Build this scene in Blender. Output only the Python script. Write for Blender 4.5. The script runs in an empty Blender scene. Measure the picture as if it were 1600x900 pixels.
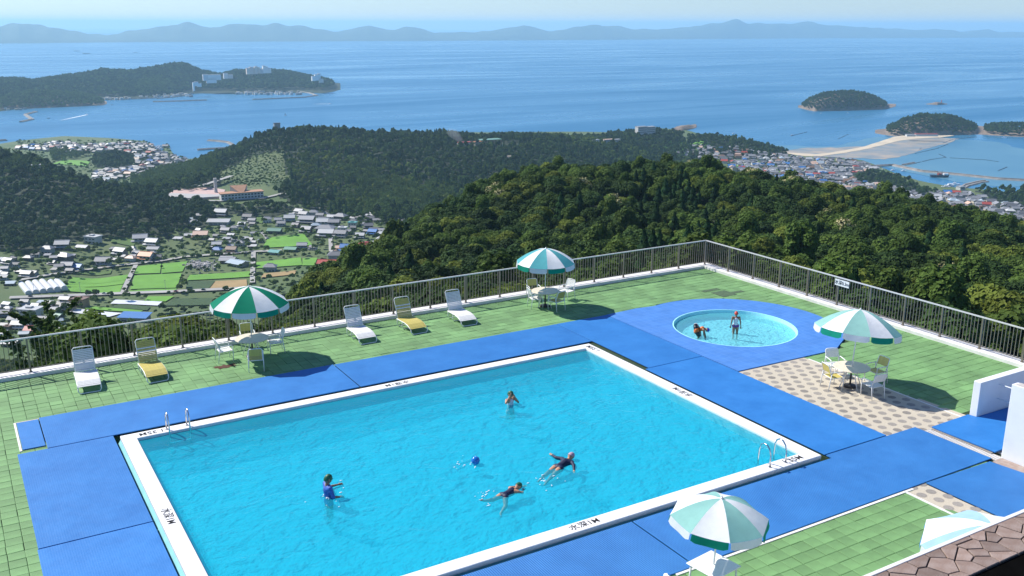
import bpy, bmesh, math, random
import numpy as np
from mathutils import Vector, Matrix, noise
random.seed(7); rng = np.random.default_rng(7)
SC = bpy.context.scene
COL = SC.collection
R = math.radians

# ------------------------------------------------------------------ camera
F_PX, PITCH, ROLL, YAW, CAMZ = 1494.8, .26877, .00275, .53693, 12.0
FH = Vector((math.sin(YAW), math.cos(YAW), 0)); RH = Vector((math.cos(YAW), -math.sin(YAW), 0))
_f = FH * math.cos(PITCH) - Vector((0, 0, math.sin(PITCH))); _u0 = RH.cross(_f)
_r = RH * math.cos(ROLL) + _u0 * math.sin(ROLL); _u = _u0 * math.cos(ROLL) - RH * math.sin(ROLL)
cd = bpy.data.cameras.new('camera'); cam = bpy.data.objects.new('camera', cd); COL.objects.link(cam)
cam.matrix_world = Matrix(((_r.x, _u.x, -_f.x, 0), (_r.y, _u.y, -_f.y, 0), (_r.z, _u.z, -_f.z, CAMZ), (0, 0, 0, 1)))
cd.sensor_width = 36; cd.lens = F_PX / 1600 * 36; cd.clip_start = .5; cd.clip_end = 120000
SC.camera = cam

# ------------------------------------------------------------------ light
SUN_DIR = Vector((-.52, .85, 1.0)).normalized()
w = bpy.data.worlds.new('World'); SC.world = w; w.use_nodes = True
nt = w.node_tree; bg = nt.nodes['Background']; sky = nt.nodes.new('ShaderNodeTexSky')
sky.sky_type = 'NISHITA'; sky.sun_disc = False
sky.sun_elevation = math.asin(SUN_DIR.z); sky.sun_rotation = math.atan2(SUN_DIR.x, SUN_DIR.y)
sky.altitude = 300; sky.air_density = 1.0; sky.dust_density = 0.0; sky.ozone_density = 3.0
tn = nt.nodes.new('ShaderNodeMix'); tn.data_type = 'RGBA'; tn.blend_type = 'MULTIPLY'; tn.inputs['Factor'].default_value = 1; tn.inputs['B'].default_value = (.76, .90, 1.18, 1)
nt.links.new(sky.outputs[0], tn.inputs['A']); nt.links.new(tn.outputs['Result'], bg.inputs[0]); bg.inputs[1].default_value = .09
sl = bpy.data.lights.new('sun', 'SUN'); sl.energy = 5.0; sl.angle = R(.5); sl.color = (1, .955, .88)
sun = bpy.data.objects.new('sun', sl); COL.objects.link(sun)
sun.rotation_euler = (-SUN_DIR).to_track_quat('-Z', 'Y').to_euler()
SC.view_settings.view_transform = 'Standard'; SC.view_settings.look = 'None'
SC.view_settings.exposure = 0.4; SC.view_settings.gamma = 1; SC.view_settings.use_curve_mapping = False
SC.render.engine = 'CYCLES'
SC.cycles.use_denoising = True; SC.cycles.max_bounces = 8; SC.cycles.transparent_max_bounces = 8
SC.cycles.diffuse_bounces = 3; SC.cycles.glossy_bounces = 3; SC.cycles.volume_bounces = 1
SC.cycles.caustics_reflective = False; SC.cycles.caustics_refractive = False
SC.cycles.sample_clamp_indirect = 6

# ------------------------------------------------------------------ pixel helpers (direction only; depth from the surface touched)
def ray(px, py): return _r * ((px - 800) / F_PX) - _u * ((py - 450) / F_PX) + _f
def G(px, py, z=0.0):
    d = ray(px, py); t = (z - CAMZ) / d.z
    return Vector((d.x * t, d.y * t, z))
def GD(px, py, D):
    d = ray(px, py); t = D / d.dot(FH)
    return Vector((d.x * t, d.y * t, CAMZ + d.z * t))
SEA = -288.0

# ------------------------------------------------------------------ materials
MATS = {}
def nodes(name):
    m = bpy.data.materials.new(name); m.use_nodes = True; MATS[name] = m
    return m, m.node_tree, m.node_tree.nodes['Principled BSDF'], m.node_tree.nodes['Material Output']
def N(t, kind, **kw):
    n = t.nodes.new(kind)
    for k, v in kw.items():
        if k in n.inputs.keys() if isinstance(k, str) else False: n.inputs[k].default_value = v
        else: setattr(n, k, v)
    return n
def c4(c): return (c[0], c[1], c[2], 1)
def mat(name, col, rough=.6, var=.12, scale=3.0, bump=0.0, bscale=None, metal=0, col2=None, island=0, rnd=0, spec=.5, detail=4, coat=0):
    """principled; noise between darker/lighter tones, random tone per loose piece (island) or object (rnd)"""
    m, t, p, o = nodes(name)
    p.inputs['Roughness'].default_value = rough; p.inputs['Metallic'].default_value = metal
    p.inputs['Specular IOR Level'].default_value = spec; p.inputs['Coat Weight'].default_value = coat
    tc = N(t, 'ShaderNodeTexCoord'); nz = N(t, 'ShaderNodeTexNoise'); nz.inputs['Scale'].default_value = scale; nz.inputs['Detail'].default_value = detail
    t.links.new(tc.outputs['Object'], nz.inputs['Vector'])
    mx = N(t, 'ShaderNodeMix', data_type='RGBA')
    c2 = col2 or [min(1, c * (1 + var)) for c in col]; c1 = col if col2 else [c * (1 - var) for c in col]
    mx.inputs['A'].default_value = c4(c1); mx.inputs['B'].default_value = c4(c2)
    rp = N(t, 'ShaderNodeMapRange'); rp.inputs['From Min'].default_value = .3; rp.inputs['From Max'].default_value = .7
    t.links.new(nz.outputs['Fac'], rp.inputs['Value']); t.links.new(rp.outputs[0], mx.inputs['Factor'])
    last = mx.outputs['Result']
    if island or rnd:
        src = N(t, 'ShaderNodeNewGeometry').outputs['Random Per Island'] if island else N(t, 'ShaderNodeObjectInfo').outputs['Random']
        a = island or rnd
        r2 = N(t, 'ShaderNodeMapRange'); r2.inputs['To Min'].default_value = 1 - a; r2.inputs['To Max'].default_value = 1 + a
        t.links.new(src, r2.inputs['Value'])
        hs = N(t, 'ShaderNodeHueSaturation'); t.links.new(r2.outputs[0], hs.inputs['Value']); t.links.new(last, hs.inputs['Color']); last = hs.outputs[0]
    t.links.new(last, p.inputs['Base Color'])
    if bump:
        nb = N(t, 'ShaderNodeTexNoise'); nb.inputs['Scale'].default_value = bscale or scale * 8; nb.inputs['Detail'].default_value = 5
        t.links.new(tc.outputs['Object'], nb.inputs['Vector'])
        b = N(t, 'ShaderNodeBump'); b.inputs['Strength'].default_value = bump; b.inputs['Distance'].default_value = .02
        t.links.new(nb.outputs['Fac'], b.inputs['Height']); t.links.new(b.outputs[0], p.inputs['Normal'])
    return m
def leaf_mat(name, c1, c2, rnd=.35, trans=.3):
    m, t, p, o = nodes(name)
    p.inputs['Roughness'].default_value = .75; p.inputs['Specular IOR Level'].default_value = .12
    ge = N(t, 'ShaderNodeNewGeometry'); oi = N(t, 'ShaderNodeObjectInfo')
    mx = N(t, 'ShaderNodeMix', data_type='RGBA'); mx.inputs['A'].default_value = c4(c1); mx.inputs['B'].default_value = c4(c2)
    ad = N(t, 'ShaderNodeMath', operation='MULTIPLY_ADD'); ad.inputs[1].default_value = .45; 
    mu = N(t, 'ShaderNodeMath', operation='MULTIPLY'); mu.inputs[1].default_value = .55
    t.links.new(oi.outputs['Random'], mu.inputs[0]); t.links.new(ge.outputs['Random Per Island'], ad.inputs[0]); t.links.new(mu.outputs[0], ad.inputs[2])
    t.links.new(ad.outputs[0], mx.inputs['Factor'])
    hs = N(t, 'ShaderNodeHueSaturation'); r2 = N(t, 'ShaderNodeMapRange'); r2.inputs['To Min'].default_value = 1 - rnd; r2.inputs['To Max'].default_value = 1 + rnd
    mr = N(t, 'ShaderNodeMath', operation='MULTIPLY'); mr.inputs[1].default_value = 7.31
    fr = N(t, 'ShaderNodeMath', operation='FRACT'); t.links.new(oi.outputs['Random'], mr.inputs[0]); t.links.new(mr.outputs[0], fr.inputs[0]); t.links.new(fr.outputs[0], r2.inputs['Value'])
    t.links.new(r2.outputs[0], hs.inputs['Value']); t.links.new(mx.outputs['Result'], hs.inputs['Color']); t.links.new(hs.outputs[0], p.inputs['Base Color'])
    tr = N(t, 'ShaderNodeBsdfTranslucent'); t.links.new(hs.outputs[0], tr.inputs['Color'])
    ms = N(t, 'ShaderNodeMixShader'); ms.inputs[0].default_value = trans
    t.links.new(p.outputs[0], ms.inputs[1]); t.links.new(tr.outputs[0], ms.inputs[2]); t.links.new(ms.outputs[0], o.inputs['Surface'])
    return m
def fabric_mat(name, col, trans=.35, rough=.8):
    m, t, p, o = nodes(name)
    p.inputs['Base Color'].default_value = c4(col); p.inputs['Roughness'].default_value = rough; p.inputs['Specular IOR Level'].default_value = .2
    tc = N(t, 'ShaderNodeTexCoord'); nz = N(t, 'ShaderNodeTexNoise'); nz.inputs['Scale'].default_value = 5
    t.links.new(tc.outputs['Object'], nz.inputs['Vector']); hs = N(t, 'ShaderNodeHueSaturation'); hs.inputs['Color'].default_value = c4(col)
    r2 = N(t, 'ShaderNodeMapRange'); r2.inputs['To Min'].default_value = .86; r2.inputs['To Max'].default_value = 1.06
    t.links.new(nz.outputs['Fac'], r2.inputs['Value']); t.links.new(r2.outputs[0], hs.inputs['Value']); t.links.new(hs.outputs[0], p.inputs['Base Color'])
    tr = N(t, 'ShaderNodeBsdfTranslucent'); t.links.new(hs.outputs[0], tr.inputs['Color'])
    ms = N(t, 'ShaderNodeMixShader'); ms.inputs[0].default_value = trans
    t.links.new(p.outputs[0], ms.inputs[1]); t.links.new(tr.outputs[0], ms.inputs[2]); t.links.new(ms.outputs[0], o.inputs['Surface'])
    bp = N(t, 'ShaderNodeBump'); bp.inputs['Strength'].default_value = .25; bp.inputs['Distance'].default_value = .03
    t.links.new(nz.outputs['Fac'], bp.inputs['Height']); t.links.new(bp.outputs[0], p.inputs['Normal'])
    return m

mat('green_tile', (.15, .295, .11), .75, .2, .7, .35, 60, island=.13)
mat('joint', (.022, .05, .02), .9, .3, 6)
mat('concrete', (.5, .47, .43), .85, .15, 4, .3, 60)
mat('white_curb', (.74, .72, .69), .7, .1, 3, .2, 40)
mat('white_paint', (.8, .8, .79), .6, .05, 2.5, .08, 30)
mat('wall_white', (.78, .79, .8), .8, .06, 1.2, .1, 25)
mat('cyan_paint', (.3, .68, .74), .5, .08, 3)
mat('basin_paint', (.22, .76, .88), .5, .05, 1.5)
mat('kid_basin', (.42, .88, .95), .5, .06, 1.2)
mat('metal_bronze', (.23, .20, .165), .42, .12, 20, metal=.55)
mat('rail_metal', (.72, .7, .67), .35, .08, 20, metal=.25)
mat('steel', (.62, .62, .62), .18, .05, 20, metal=1)
mat('frame_white', (.8, .8, .78), .4, .05, 10)
mat('strap_white', (.76, .75, .72), .5, .06, 15)
mat('strap_yellow', (.56, .47, .125), .5, .1, 15)
mat('table_top', (.68, .6, .47), .45, .06, 8)
mat('dark_metal', (.03, .03, .032), .5, .2, 10)
mat('ink', (.03, .03, .035), .7, .3, 30)
mat('painted_dark', (.004, .004, .004), 1, .2, 5, spec=0)  # near-black: the darkness of the corner void is put into the colour
mat('stone', (.30, .21, .165), .75, .25, 5, .5, 30, col2=(.40, .33, .29), island=.22)
mat('stone_bed', (.03, .024, .022), .9, .2, 8)
mat('mosaic', (.46, .40, .30), .8, .2, 30, .5, 60, col2=(.58, .52, .42))
mat('mosaic_dark', (.27, .245, .215), .8, .2, 40, .4, 80, rnd=.2)
mat('sign_white', (.8, .81, .82), .5, .03, 5)
mat('rust', (.09, .035, .02), .9, .4, 12)
mat('skin', (.48, .25, .15), .5, .08, 12)
mat('skin_dark', (.30, .15, .09), .5, .08, 12)
mat('cap_green', (.01, .10, .045), .5, .15, 20)
mat('cap_red', (.62, .06, .03), .5, .1, 20)
mat('cap_blue', (.02, .07, .5), .5, .1, 20)
mat('cap_mauve', (.33, .2, .27), .6, .3, 25, col2=(.5, .36, .42))
mat('suit_navy', (.008, .014, .05), .6, .2, 20)
mat('suit_blue', (.03, .11, .42), .6, .2, 20)
mat('suit_white', (.72, .66, .7), .6, .1, 20)
mat('suit_purple', (.16, .02, .2), .6, .1, 20)
mat('ring_black', (.012, .012, .014), .3, .2, 5)
mat('ring_yellow', (.7, .36, .02), .35, .1, 5)
mat('ring_orange', (.65, .15, .02), .35, .1, 5)
mat('ball_blue', (.01, .16, .55), .12, .05, 3, coat=.5)
mat('eye', (.01, .01, .01), .3, .1, 5)
mat('lip', (.35, .12, .1), .5, .1, 5)
mat('bark', (.09, .065, .045), .9, .3, 4, .6, 12)

def mat_rubber(name, rib):
    m, t, p, o = nodes(name)
    p.inputs['Roughness'].default_value = .62; p.inputs['Specular IOR Level'].default_value = .35
    tc = N(t, 'ShaderNodeTexCoord')
    nz = N(t, 'ShaderNodeTexNoise'); nz.inputs['Scale'].default_value = .9; nz.inputs['Detail'].default_value = 7; nz.inputs['Roughness'].default_value = .65
    mx = N(t, 'ShaderNodeMix', data_type='RGBA'); mx.inputs['A'].default_value = (.018, .15, .43, 1); mx.inputs['B'].default_value = (.03, .195, .52, 1)
    rp = N(t, 'ShaderNodeMapRange'); rp.inputs['From Min'].default_value = .32; rp.inputs['From Max'].default_value = .68
    t.links.new(tc.outputs['Object'], nz.inputs['Vector']); t.links.new(nz.outputs['Fac'], rp.inputs['Value']); t.links.new(rp.outputs[0], mx.inputs['Factor'])
    oi = N(t, 'ShaderNodeObjectInfo'); r2 = N(t, 'ShaderNodeMapRange'); r2.inputs['To Min'].default_value = .9; r2.inputs['To Max'].default_value = 1.1
    hs = N(t, 'ShaderNodeHueSaturation'); t.links.new(oi.outputs['Random'], r2.inputs['Value']); t.links.new(r2.outputs[0], hs.inputs['Value'])
    t.links.new(mx.outputs['Result'], hs.inputs['Color']); t.links.new(hs.outputs[0], p.inputs['Base Color'])
    wv = N(t, 'ShaderNodeTexWave', wave_type="BANDS", bands_direction="X"); wv.inputs['Scale'].default_value = 5.6; wv.inputs['Distortion'].default_value = .15
    t.links.new(tc.outputs['Object'], wv.inputs['Vector'])
    b = N(t, 'ShaderNodeBump'); b.inputs['Strength'].default_value = rib; b.inputs['Distance'].default_value = .014
    b2 = N(t, 'ShaderNodeBump'); b2.inputs['Strength'].default_value = .4; b2.inputs['Distance'].default_value = .07
    t.links.new(wv.outputs['Fac'], b.inputs['Height']); t.links.new(nz.outputs['Fac'], b2.inputs['Height']); t.links.new(b2.outputs[0], b.inputs['Normal'])
    t.links.new(b.outputs[0], p.inputs['Normal'])
mat_rubber('blue_mat', .06); mat_rubber('blue_ribbed', .75)
def mat_pool_water(name, tint, bodycol, body, scale, gloss=True):
    """thin water skin: clear tint + a little scattering body + fresnel sky reflection on ripples"""
    m, t, p, o = nodes(name); t.nodes.remove(p)
    tc = N(t, 'ShaderNodeTexCoord')
    def nz(s, d, dist=0):
        n = N(t, 'ShaderNodeTexNoise'); n.inputs['Scale'].default_value = s; n.inputs['Detail'].default_value = d; n.inputs['Distortion'].default_value = dist
        t.links.new(tc.outputs['Object'], n.inputs['Vector']); return n
    n1, n2 = nz(scale, 4, 1.2), nz(scale * 5, 2, .6)
    ad = N(t, 'ShaderNodeMath', operation='MULTIPLY_ADD'); ad.inputs[1].default_value = .3
    t.links.new(n2.outputs['Fac'], ad.inputs[0]); t.links.new(n1.outputs['Fac'], ad.inputs[2])
    b = N(t, 'ShaderNodeBump'); b.inputs['Strength'].default_value = .4; b.inputs['Distance'].default_value = .1
    t.links.new(ad.outputs[0], b.inputs['Height'])
    tr = N(t, 'ShaderNodeBsdfTransparent'); tr.inputs[0].default_value = c4(tint)
    df = N(t, 'ShaderNodeBsdfDiffuse'); df.inputs[0].default_value = c4(bodycol)
    m1 = N(t, 'ShaderNodeMixShader'); m1.inputs[0].default_value = body
    t.links.new(tr.outputs[0], m1.inputs[1]); t.links.new(df.outputs[0], m1.inputs[2])
    if not gloss: t.links.new(m1.outputs[0], o.inputs['Surface']); return
    gl = N(t, 'ShaderNodeBsdfGlossy'); gl.inputs['Roughness'].default_value = .06; t.links.new(b.outputs[0], gl.inputs['Normal'])
    fr = N(t, 'ShaderNodeFresnel'); fr.inputs['IOR'].default_value = 1.33; t.links.new(b.outputs[0], fr.inputs['Normal'])
    m2 = N(t, 'ShaderNodeMixShader'); t.links.new(fr.outputs[0], m2.inputs[0]); t.links.new(m1.outputs[0], m2.inputs[1]); t.links.new(gl.outputs[0], m2.inputs[2])
    t.links.new(m2.outputs[0], o.inputs['Surface'])
mat_pool_water('pool_water', (.68, .96, .99), (.035, .70, .95), .24, 1.7)
mat_pool_water('kid_water', (.74, .97, 1.0), (.24, .8, .92), .3, 2.6)
mat_pool_water('deep_water', (.86, .98, .99), (.03, .73, .97), .38, 1.7, False)

# ------------------------------------------------------------------ mesh helpers
class MB:
    def __init__(s): s.v, s.f, s.m = [], [], []
    def add(s, vs, fs, mi=0):
        o = len(s.v); s.v += [tuple(v) for v in vs]; s.f += [tuple(i + o for i in f) for f in fs]; s.m += [mi] * len(fs); return s
    def box(s, x0, x1, y0, y1, z0, z1, mi=0):
        return s.add([(x0,y0,z0),(x1,y0,z0),(x1,y1,z0),(x0,y1,z0),(x0,y0,z1),(x1,y0,z1),(x1,y1,z1),(x0,y1,z1)],
              [(3,2,1,0),(4,5,6,7),(0,1,5,4),(1,2,6,5),(2,3,7,6),(3,0,4,7)], mi)
    def prism(s, poly, z0, z1, mi=0):
        n = len(poly); a = sum(poly[i][0]*poly[(i+1)%n][1]-poly[(i+1)%n][0]*poly[i][1] for i in range(n))
        if a < 0: poly = poly[::-1]
        vs = [(p[0],p[1],z0) for p in poly] + [(p[0],p[1],z1) for p in poly]
        return s.add(vs, [tuple(range(n-1,-1,-1)), tuple(range(n,2*n))] + [(i,(i+1)%n,n+(i+1)%n,n+i) for i in range(n)], mi)
    def tube(s, pts, r, n=8, mi=0, caps=True, closed=False):
        pts = [Vector(p) for p in pts]; rr = r if isinstance(r, (list, tuple)) else [r]*len(pts); k = len(pts); rings = []
        up = None
        for i, p in enumerate(pts):
            if closed: t = pts[(i+1)%k]-pts[i-1]
            else: t = (pts[min(i+1,k-1)]-pts[max(i-1,0)])
            t.normalize()
            if up is None:
                up = Vector((0,0,1)) if abs(t.z) < .9 else Vector((1,0,0))
            a = t.cross(up)
            if a.length < 1e-4: a = t.cross(Vector((1,.3,0)))
            a.normalize(); b = t.cross(a).normalized(); up = -b if False else a.cross(t)
            rings.append([p + (a*math.cos(2*math.pi*j/n) + b*math.sin(2*math.pi*j/n))*rr[i] for j in range(n)])
        vs = [q for rg in rings for q in rg]; fs = []
        for i in range(k if closed else k-1):
            i2 = (i+1) % k
            for j in range(n): fs.append((i*n+j, i*n+(j+1)%n, i2*n+(j+1)%n, i2*n+j))
        if caps and not closed: fs += [tuple(range(n-1,-1,-1)), tuple(range((k-1)*n, k*n))]
        return s.add(vs, fs, mi)
    def lathe(s, prof, n=24, c=(0,0,0), mi=0):
        vs, fs = [], []; k = len(prof)
        for r_, z in prof:
            for j in range(n): a = 2*math.pi*j/n; vs.append((c[0]+r_*math.cos(a), c[1]+r_*math.sin(a), c[2]+z))
        for i in range(k-1):
            for j in range(n): fs.append((i*n+j, i*n+(j+1)%n, (i+1)*n+(j+1)%n, (i+1)*n+j))
        fs += [tuple(range(n-1,-1,-1)), tuple(range((k-1)*n,k*n))]
        return s.add(vs, fs, mi)
    def ell(s, c, rad, n=12, k=8, mi=0, M=None):
        vs, fs = [], []
        for i in range(k+1):
            th = math.pi*i/k
            for j in range(n):
                a = 2*math.pi*j/n; q = Vector((rad[0]*math.sin(th)*math.cos(a), rad[1]*math.sin(th)*math.sin(a), -rad[2]*math.cos(th)))
                vs.append((M @ q if M else q) + Vector(c))
        for i in range(k):
            for j in range(n): fs.append((i*n+j, i*n+(j+1)%n, (i+1)*n+(j+1)%n, (i+1)*n+j))
        return s.add(vs, fs, mi)
    def cap(s, p0, r0, p1, r1, n=10, mi=0):
        p0, p1 = Vector(p0), Vector(p1); d = (p1-p0)
        if d.length < 1e-5: return s.ell(p0, (r0,)*3)
        d.normalize(); pts, rs = [], []
        for q in (-1, -.8, -.45, 0): pts.append(p0 + d*r0*q); rs.append(max(r0*math.sqrt(max(0,1-q*q)), r0*.05))
        for q in (0, .45, .8, 1): pts.append(p1 + d*r1*q); rs.append(max(r1*math.sqrt(max(0,1-q*q)), r1*.05))
        return s.tube(pts, rs, n, mi)
    def mesh(s, name, mats, smooth=False):
        me = bpy.data.meshes.new(name); me.from_pydata(s.v, [], s.f); 
        for m in (mats if isinstance(mats, (list, tuple)) else [mats]): me.materials.append(MATS[m])
        if any(s.m): me.polygons.foreach_set('material_index', s.m)
        if smooth: me.polygons.foreach_set('use_smooth', [True]*len(s.f))
        me.update(); return me
    def obj(s, name, mats, parent=None, smooth=False, loc=None):
        o = bpy.data.objects.new(name, s.mesh(name, mats, smooth)); COL.objects.link(o)
        if parent: o.parent = parent
        if loc: o.location = loc
        return o
def link(name, me, parent=None, loc=None):
    o = bpy.data.objects.new(name, me); COL.objects.link(o)
    if parent: o.parent = parent
    if loc is not None: o.location = loc
    return o
def tag(o, label, cat=None, group=None, kind=None):
    o['label'] = label
    if cat: o['category'] = cat
    if group: o['group'] = group
    if kind: o['kind'] = kind
    return o
def thing(name, label, cat, loc=(0,0,0), rz=0, group=None):
    o = bpy.data.objects.new(name, None); COL.objects.link(o); o.location = loc; o.rotation_euler = (0,0,rz); o.empty_display_size = .3
    return tag(o, label, cat, group)
def struct(o, label=None):
    o['kind'] = 'structure'
    if label: o['label'] = label
    return o
def copy_tree(o, parent=None):
    c = o.copy(); COL.objects.link(c); c.parent = parent
    for ch in o.children: copy_tree(ch, c)
    return c
def bevel(o, w_=.01, seg=2):
    b = o.modifiers.new('bevel', 'BEVEL'); b.width = w_; b.segments = seg; b.limit_method = 'ANGLE'; return o
# ================================================================== POOL TERRACE (structure)
GX0, GX1, GY0, GY1 = 3.29, 20.76, 16.95, 29.0          # gutter opening round the pool
KC = Vector((27.05, 27.55)); KR = 2.52                  # paddling pool
d = MB()
zb, zt = -.5, -.03
for b in ((-9,GX0,3,36.4),(GX0,GX1,GY1,36.4),(GX0,GX1,3,GY0),(GX1,23.5,3,36.4),(23.5,33.5,3,23.45),(23.5,33.5,31.7,36.4),(31.3,33.5,23.45,31.7)):
    d.box(b[0],b[1],b[2],b[3],zb,zt)
ang = [2*math.pi*i/64 for i in range(64)]
def sq(a):
    c, s_ = math.cos(a), math.sin(a); x0, x1, y0, y1 = 23.5-KC.x, 31.3-KC.x, 23.45-KC.y, 31.7-KC.y
    t = min((x1/c if c>1e-6 else x0/c if c<-1e-6 else 1e9), (y1/s_ if s_>1e-6 else y0/s_ if s_<-1e-6 else 1e9))
    return (KC.x+c*t, KC.y+s_*t)
ang = sorted(ang + [math.atan2(y-KC.y, x-KC.x) % (2*math.pi) for x in (23.5,31.3) for y in (23.45,31.7)])
n = len(ang); vs = []
for a in ang: vs += [(KC.x+KR*math.cos(a), KC.y+KR*math.sin(a), zt), (*sq(a), zt)]
d.add(vs, [(2*i, 2*i+1, 2*((i+1)%n)+1, 2*((i+1)%n)) for i in range(n)])
terrace = struct(d.obj('pool_terrace', 'joint'), 'green tiled hilltop pool terrace')
base = struct(MB().box(-8.9,33.3,3.1,36.3,-14,-1.75).obj('terrace_base', 'concrete'), 'concrete base under the terrace')

# tiles -----------------------------------------------------------
MATRECT = [(1.5,23.5,28.8,31.58),(.8,1.6,29.2,31.5),(.7,3.5,8,29.2),(3,21,16.5,29.2),(20.5,23.5,17,31.6),(3,24.75,14.58,17.15),(21.55,26,9,14.6),(25.1,27.2,14.7,16.85)]
def in_kidmat(x, y):
    if 23.4 < x < 27.2 and 23.45 < y < 31.6: return True
    return (x-27.1)**2+(y-27.5)**2 < 4.2**2 and y > 23.45
def tile_ok(x, y):
    for a,b,c,e in MATRECT:
        if a+.2 < x < b-.2 and c+.2 < y < e-.2: return False
    if GX0-.35 < x < GX1+.35 and GY0-.35 < y < GY1+.35: return False
    if in_kidmat(x, y): return False
    if 23.4 < x < 26.72 and 16.7 < y < 23.5: return False
    if 20.95 < x < 21.9 and y < 14.65: return False
    if x > 26.75 and y < 16.75: return False
    if x > 24.6 and y < 17: return False
    return True
T = .376; tiles = []
yy = 4.0
while yy < 35.62:
    xx = -8.6
    while xx < 32.55:
        if tile_ok(xx+T/2, yy+T/2) and not (yy < 9 and xx > -4): tiles.append((xx+T/2, yy+T/2))
        xx += T
    yy += T
def in_view(x, y, z=0, pad=20):
    v = Vector((x,y,z-CAMZ)); dz = v.dot(_f)
    if dz < 1: return None
    px = 800+F_PX*v.dot(_r)/dz; py = 450-F_PX*v.dot(_u)/dz
    return (px, py, dz) if -pad < px < 1600+pad and -pad < py < 900+pad else None
vis = []
for t_ in tiles:
    q = in_view(*t_)
    if not q: continue
    if t_[1] < 10 and t_[0] > 11.5: continue            # behind the stone parapet
    vis.append((q[2], t_))
vis.sort(); near300 = set(t_ for _, t_ in vis[:300])
def tile_geo(mb, cx, cy, e=.012):
    h = T/2 - random.uniform(.003, .008); tx, ty, dz = random.gauss(0,.006), random.gauss(0,.009), random.gauss(0,.0025)
    jx, jy = random.gauss(0,.003), random.gauss(0,.003)
    P = [(-h,-h),(h,-h),(h,h),(-h,h)]
    z = lambda x,y: dz + x*tx + y*ty
    vs = [(cx+x+jx, cy+y+jy, -.029) for x,y in P] + [(cx+x+jx, cy+y+jy, z(x,y)-.006) for x,y in P] + [(cx+x*(1-e/h)+jx, cy+y*(1-e/h)+jy, z(x,y)) for x,y in P]
    mb.add(vs, [(8,9,10,11)] + [(i,(i+1)%4,4+(i+1)%4,4+i) for i in range(4)] + [(4+i,4+(i+1)%4,8+(i+1)%4,8+i) for i in range(4)])
rest = MB(); protos = []
for k in range(10):
    mb = MB(); tile_geo(mb, 0, 0); protos.append(mb.mesh('tile', 'green_tile'))
tm = mat('green_tile_each', (.15, .295, .11), .75, .2, 1.2, .35, 60, rnd=.12)
for me in protos: me.materials[0] = tm
for t_ in tiles:
    if t_ in near300: link('tile', random.choice(protos), terrace, (t_[0], t_[1], 0))
    else: tile_geo(rest, *t_)
o = rest.obj('tile_field', 'green_tile', terrace); o['kind'] = 'stuff'
# drain hatch in the green, with two worn patches beside it
mat('hatch', (.07, .12, .06), .85, .2, 8, .4, 40)
c = G(1131, 459); MB().box(-.42,.42,-.42,.42,.004,.012).obj('drain_cover', 'hatch', terrace, loc=c)
for px, py in ((1110.5, 453.5), (1148, 457)):
    MB().box(-.5,.5,-.13,.13,.004,.01).obj('grating', 'hatch', terrace, loc=G(px, py))

# white kerb under the fence ------------------------------------
FY, FX = 36.02, 32.98
k = MB(); k.box(-9, 33.4, 35.75, 36.42, -.5, .13); k.box(32.7, 33.4, 3, 35.748, -.5, .13)
kerb = struct(bevel(k.obj('fence_kerb', 'white_curb'), .012), 'white concrete kerb under the fence')
k = MB(); k.box(-9, 33.0, 36.12, 36.14, .131, .136)

# mosaic paving ---------------------------------------------------
mos = struct(MB().prism([(23.3,16.7),(24.7,16.7),(27.02,16.85),(26.72,23.5),(27.2,23.6),(23.3,23.6)], -.03, .002).obj('mosaic_paving', 'mosaic'), 'beige pebble mosaic paving with grey ovals')
mos2 = struct(MB().prism([(20.92,5),(21.75,5),(21.75,14.66),(20.92,14.66)], -.03, .002).obj('mosaic_strip', 'mosaic'), 'narrow pebble mosaic strip beside the blue mat')
star = MB(); P = []
for i in range(40): P.append(((.14 if i%2 else .118)*math.cos(2*math.pi*i/40), (.14 if i%2 else .118)*math.sin(2*math.pi*i/40)))
star.prism(P, -.02, .006); star_me = star.mesh('pebble_oval', 'mosaic_dark')
for i in range(-2, 12):
    for j in range(0, 20):
        x, y = 23.42+i*.47+(.235 if j%2 else 0), 16.95+j*.375
        if 23.35 < x < 26.62 and 16.85 < y < 23.42: link('pebble_oval', star_me, mos, (x, y, 0))
for j in range(10):
    for x in (21.17, 21.55):
        link('pebble_oval', star_me, mos2, (x+(.1 if j%2 else -.06), 11.0+j*.4, 0))
MB().box(26.72,26.78,16.9,23.3,-.02,.012).obj('edging', 'white_curb', mos)
MB().box(20.84,20.92,5,14.55,-.02,.014).obj('edging', 'white_curb', mos2)

# ================================================================== SWIMMING POOL
OX0, OX1, OY0, OY1, RT = 3.44, 20.56, 17.11, 28.70, .10
IX0, IX1, IY0, IY1, WZ = 3.86, 20.12, 17.54, 28.27, .015
b = MB()
def floor_wall(b, x0,x1,y0,y1,z0,z1):
    b.add([(x0,y0,z0),(x1,y0,z0),(x1,y1,z0),(x0,y1,z0),(x0,y0,z1),(x1,y0,z1),(x1,y1,z1),(x0,y1,z1)], [(0,1,2,3),(0,4,5,1),(1,5,6,2),(2,6,7,3),(3,7,4,0)])
floor_wall(b, IX0-.02, IX1+.02, IY0-.02, IY1+.02, -1.02, .02)
pool = struct(b.obj('swimming_pool', 'basin_paint'), 'large rectangular swimming pool full of turquoise water')
c = MB()
for x0,x1,y0,y1 in ((OX0,IX0,OY0,OY1),(IX1,OX1,OY0,OY1),(IX0,IX1,OY0,IY0),(IX0,IX1,IY1,OY1)): c.box(x0,x1,y0,y1,-.04,RT)
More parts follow.
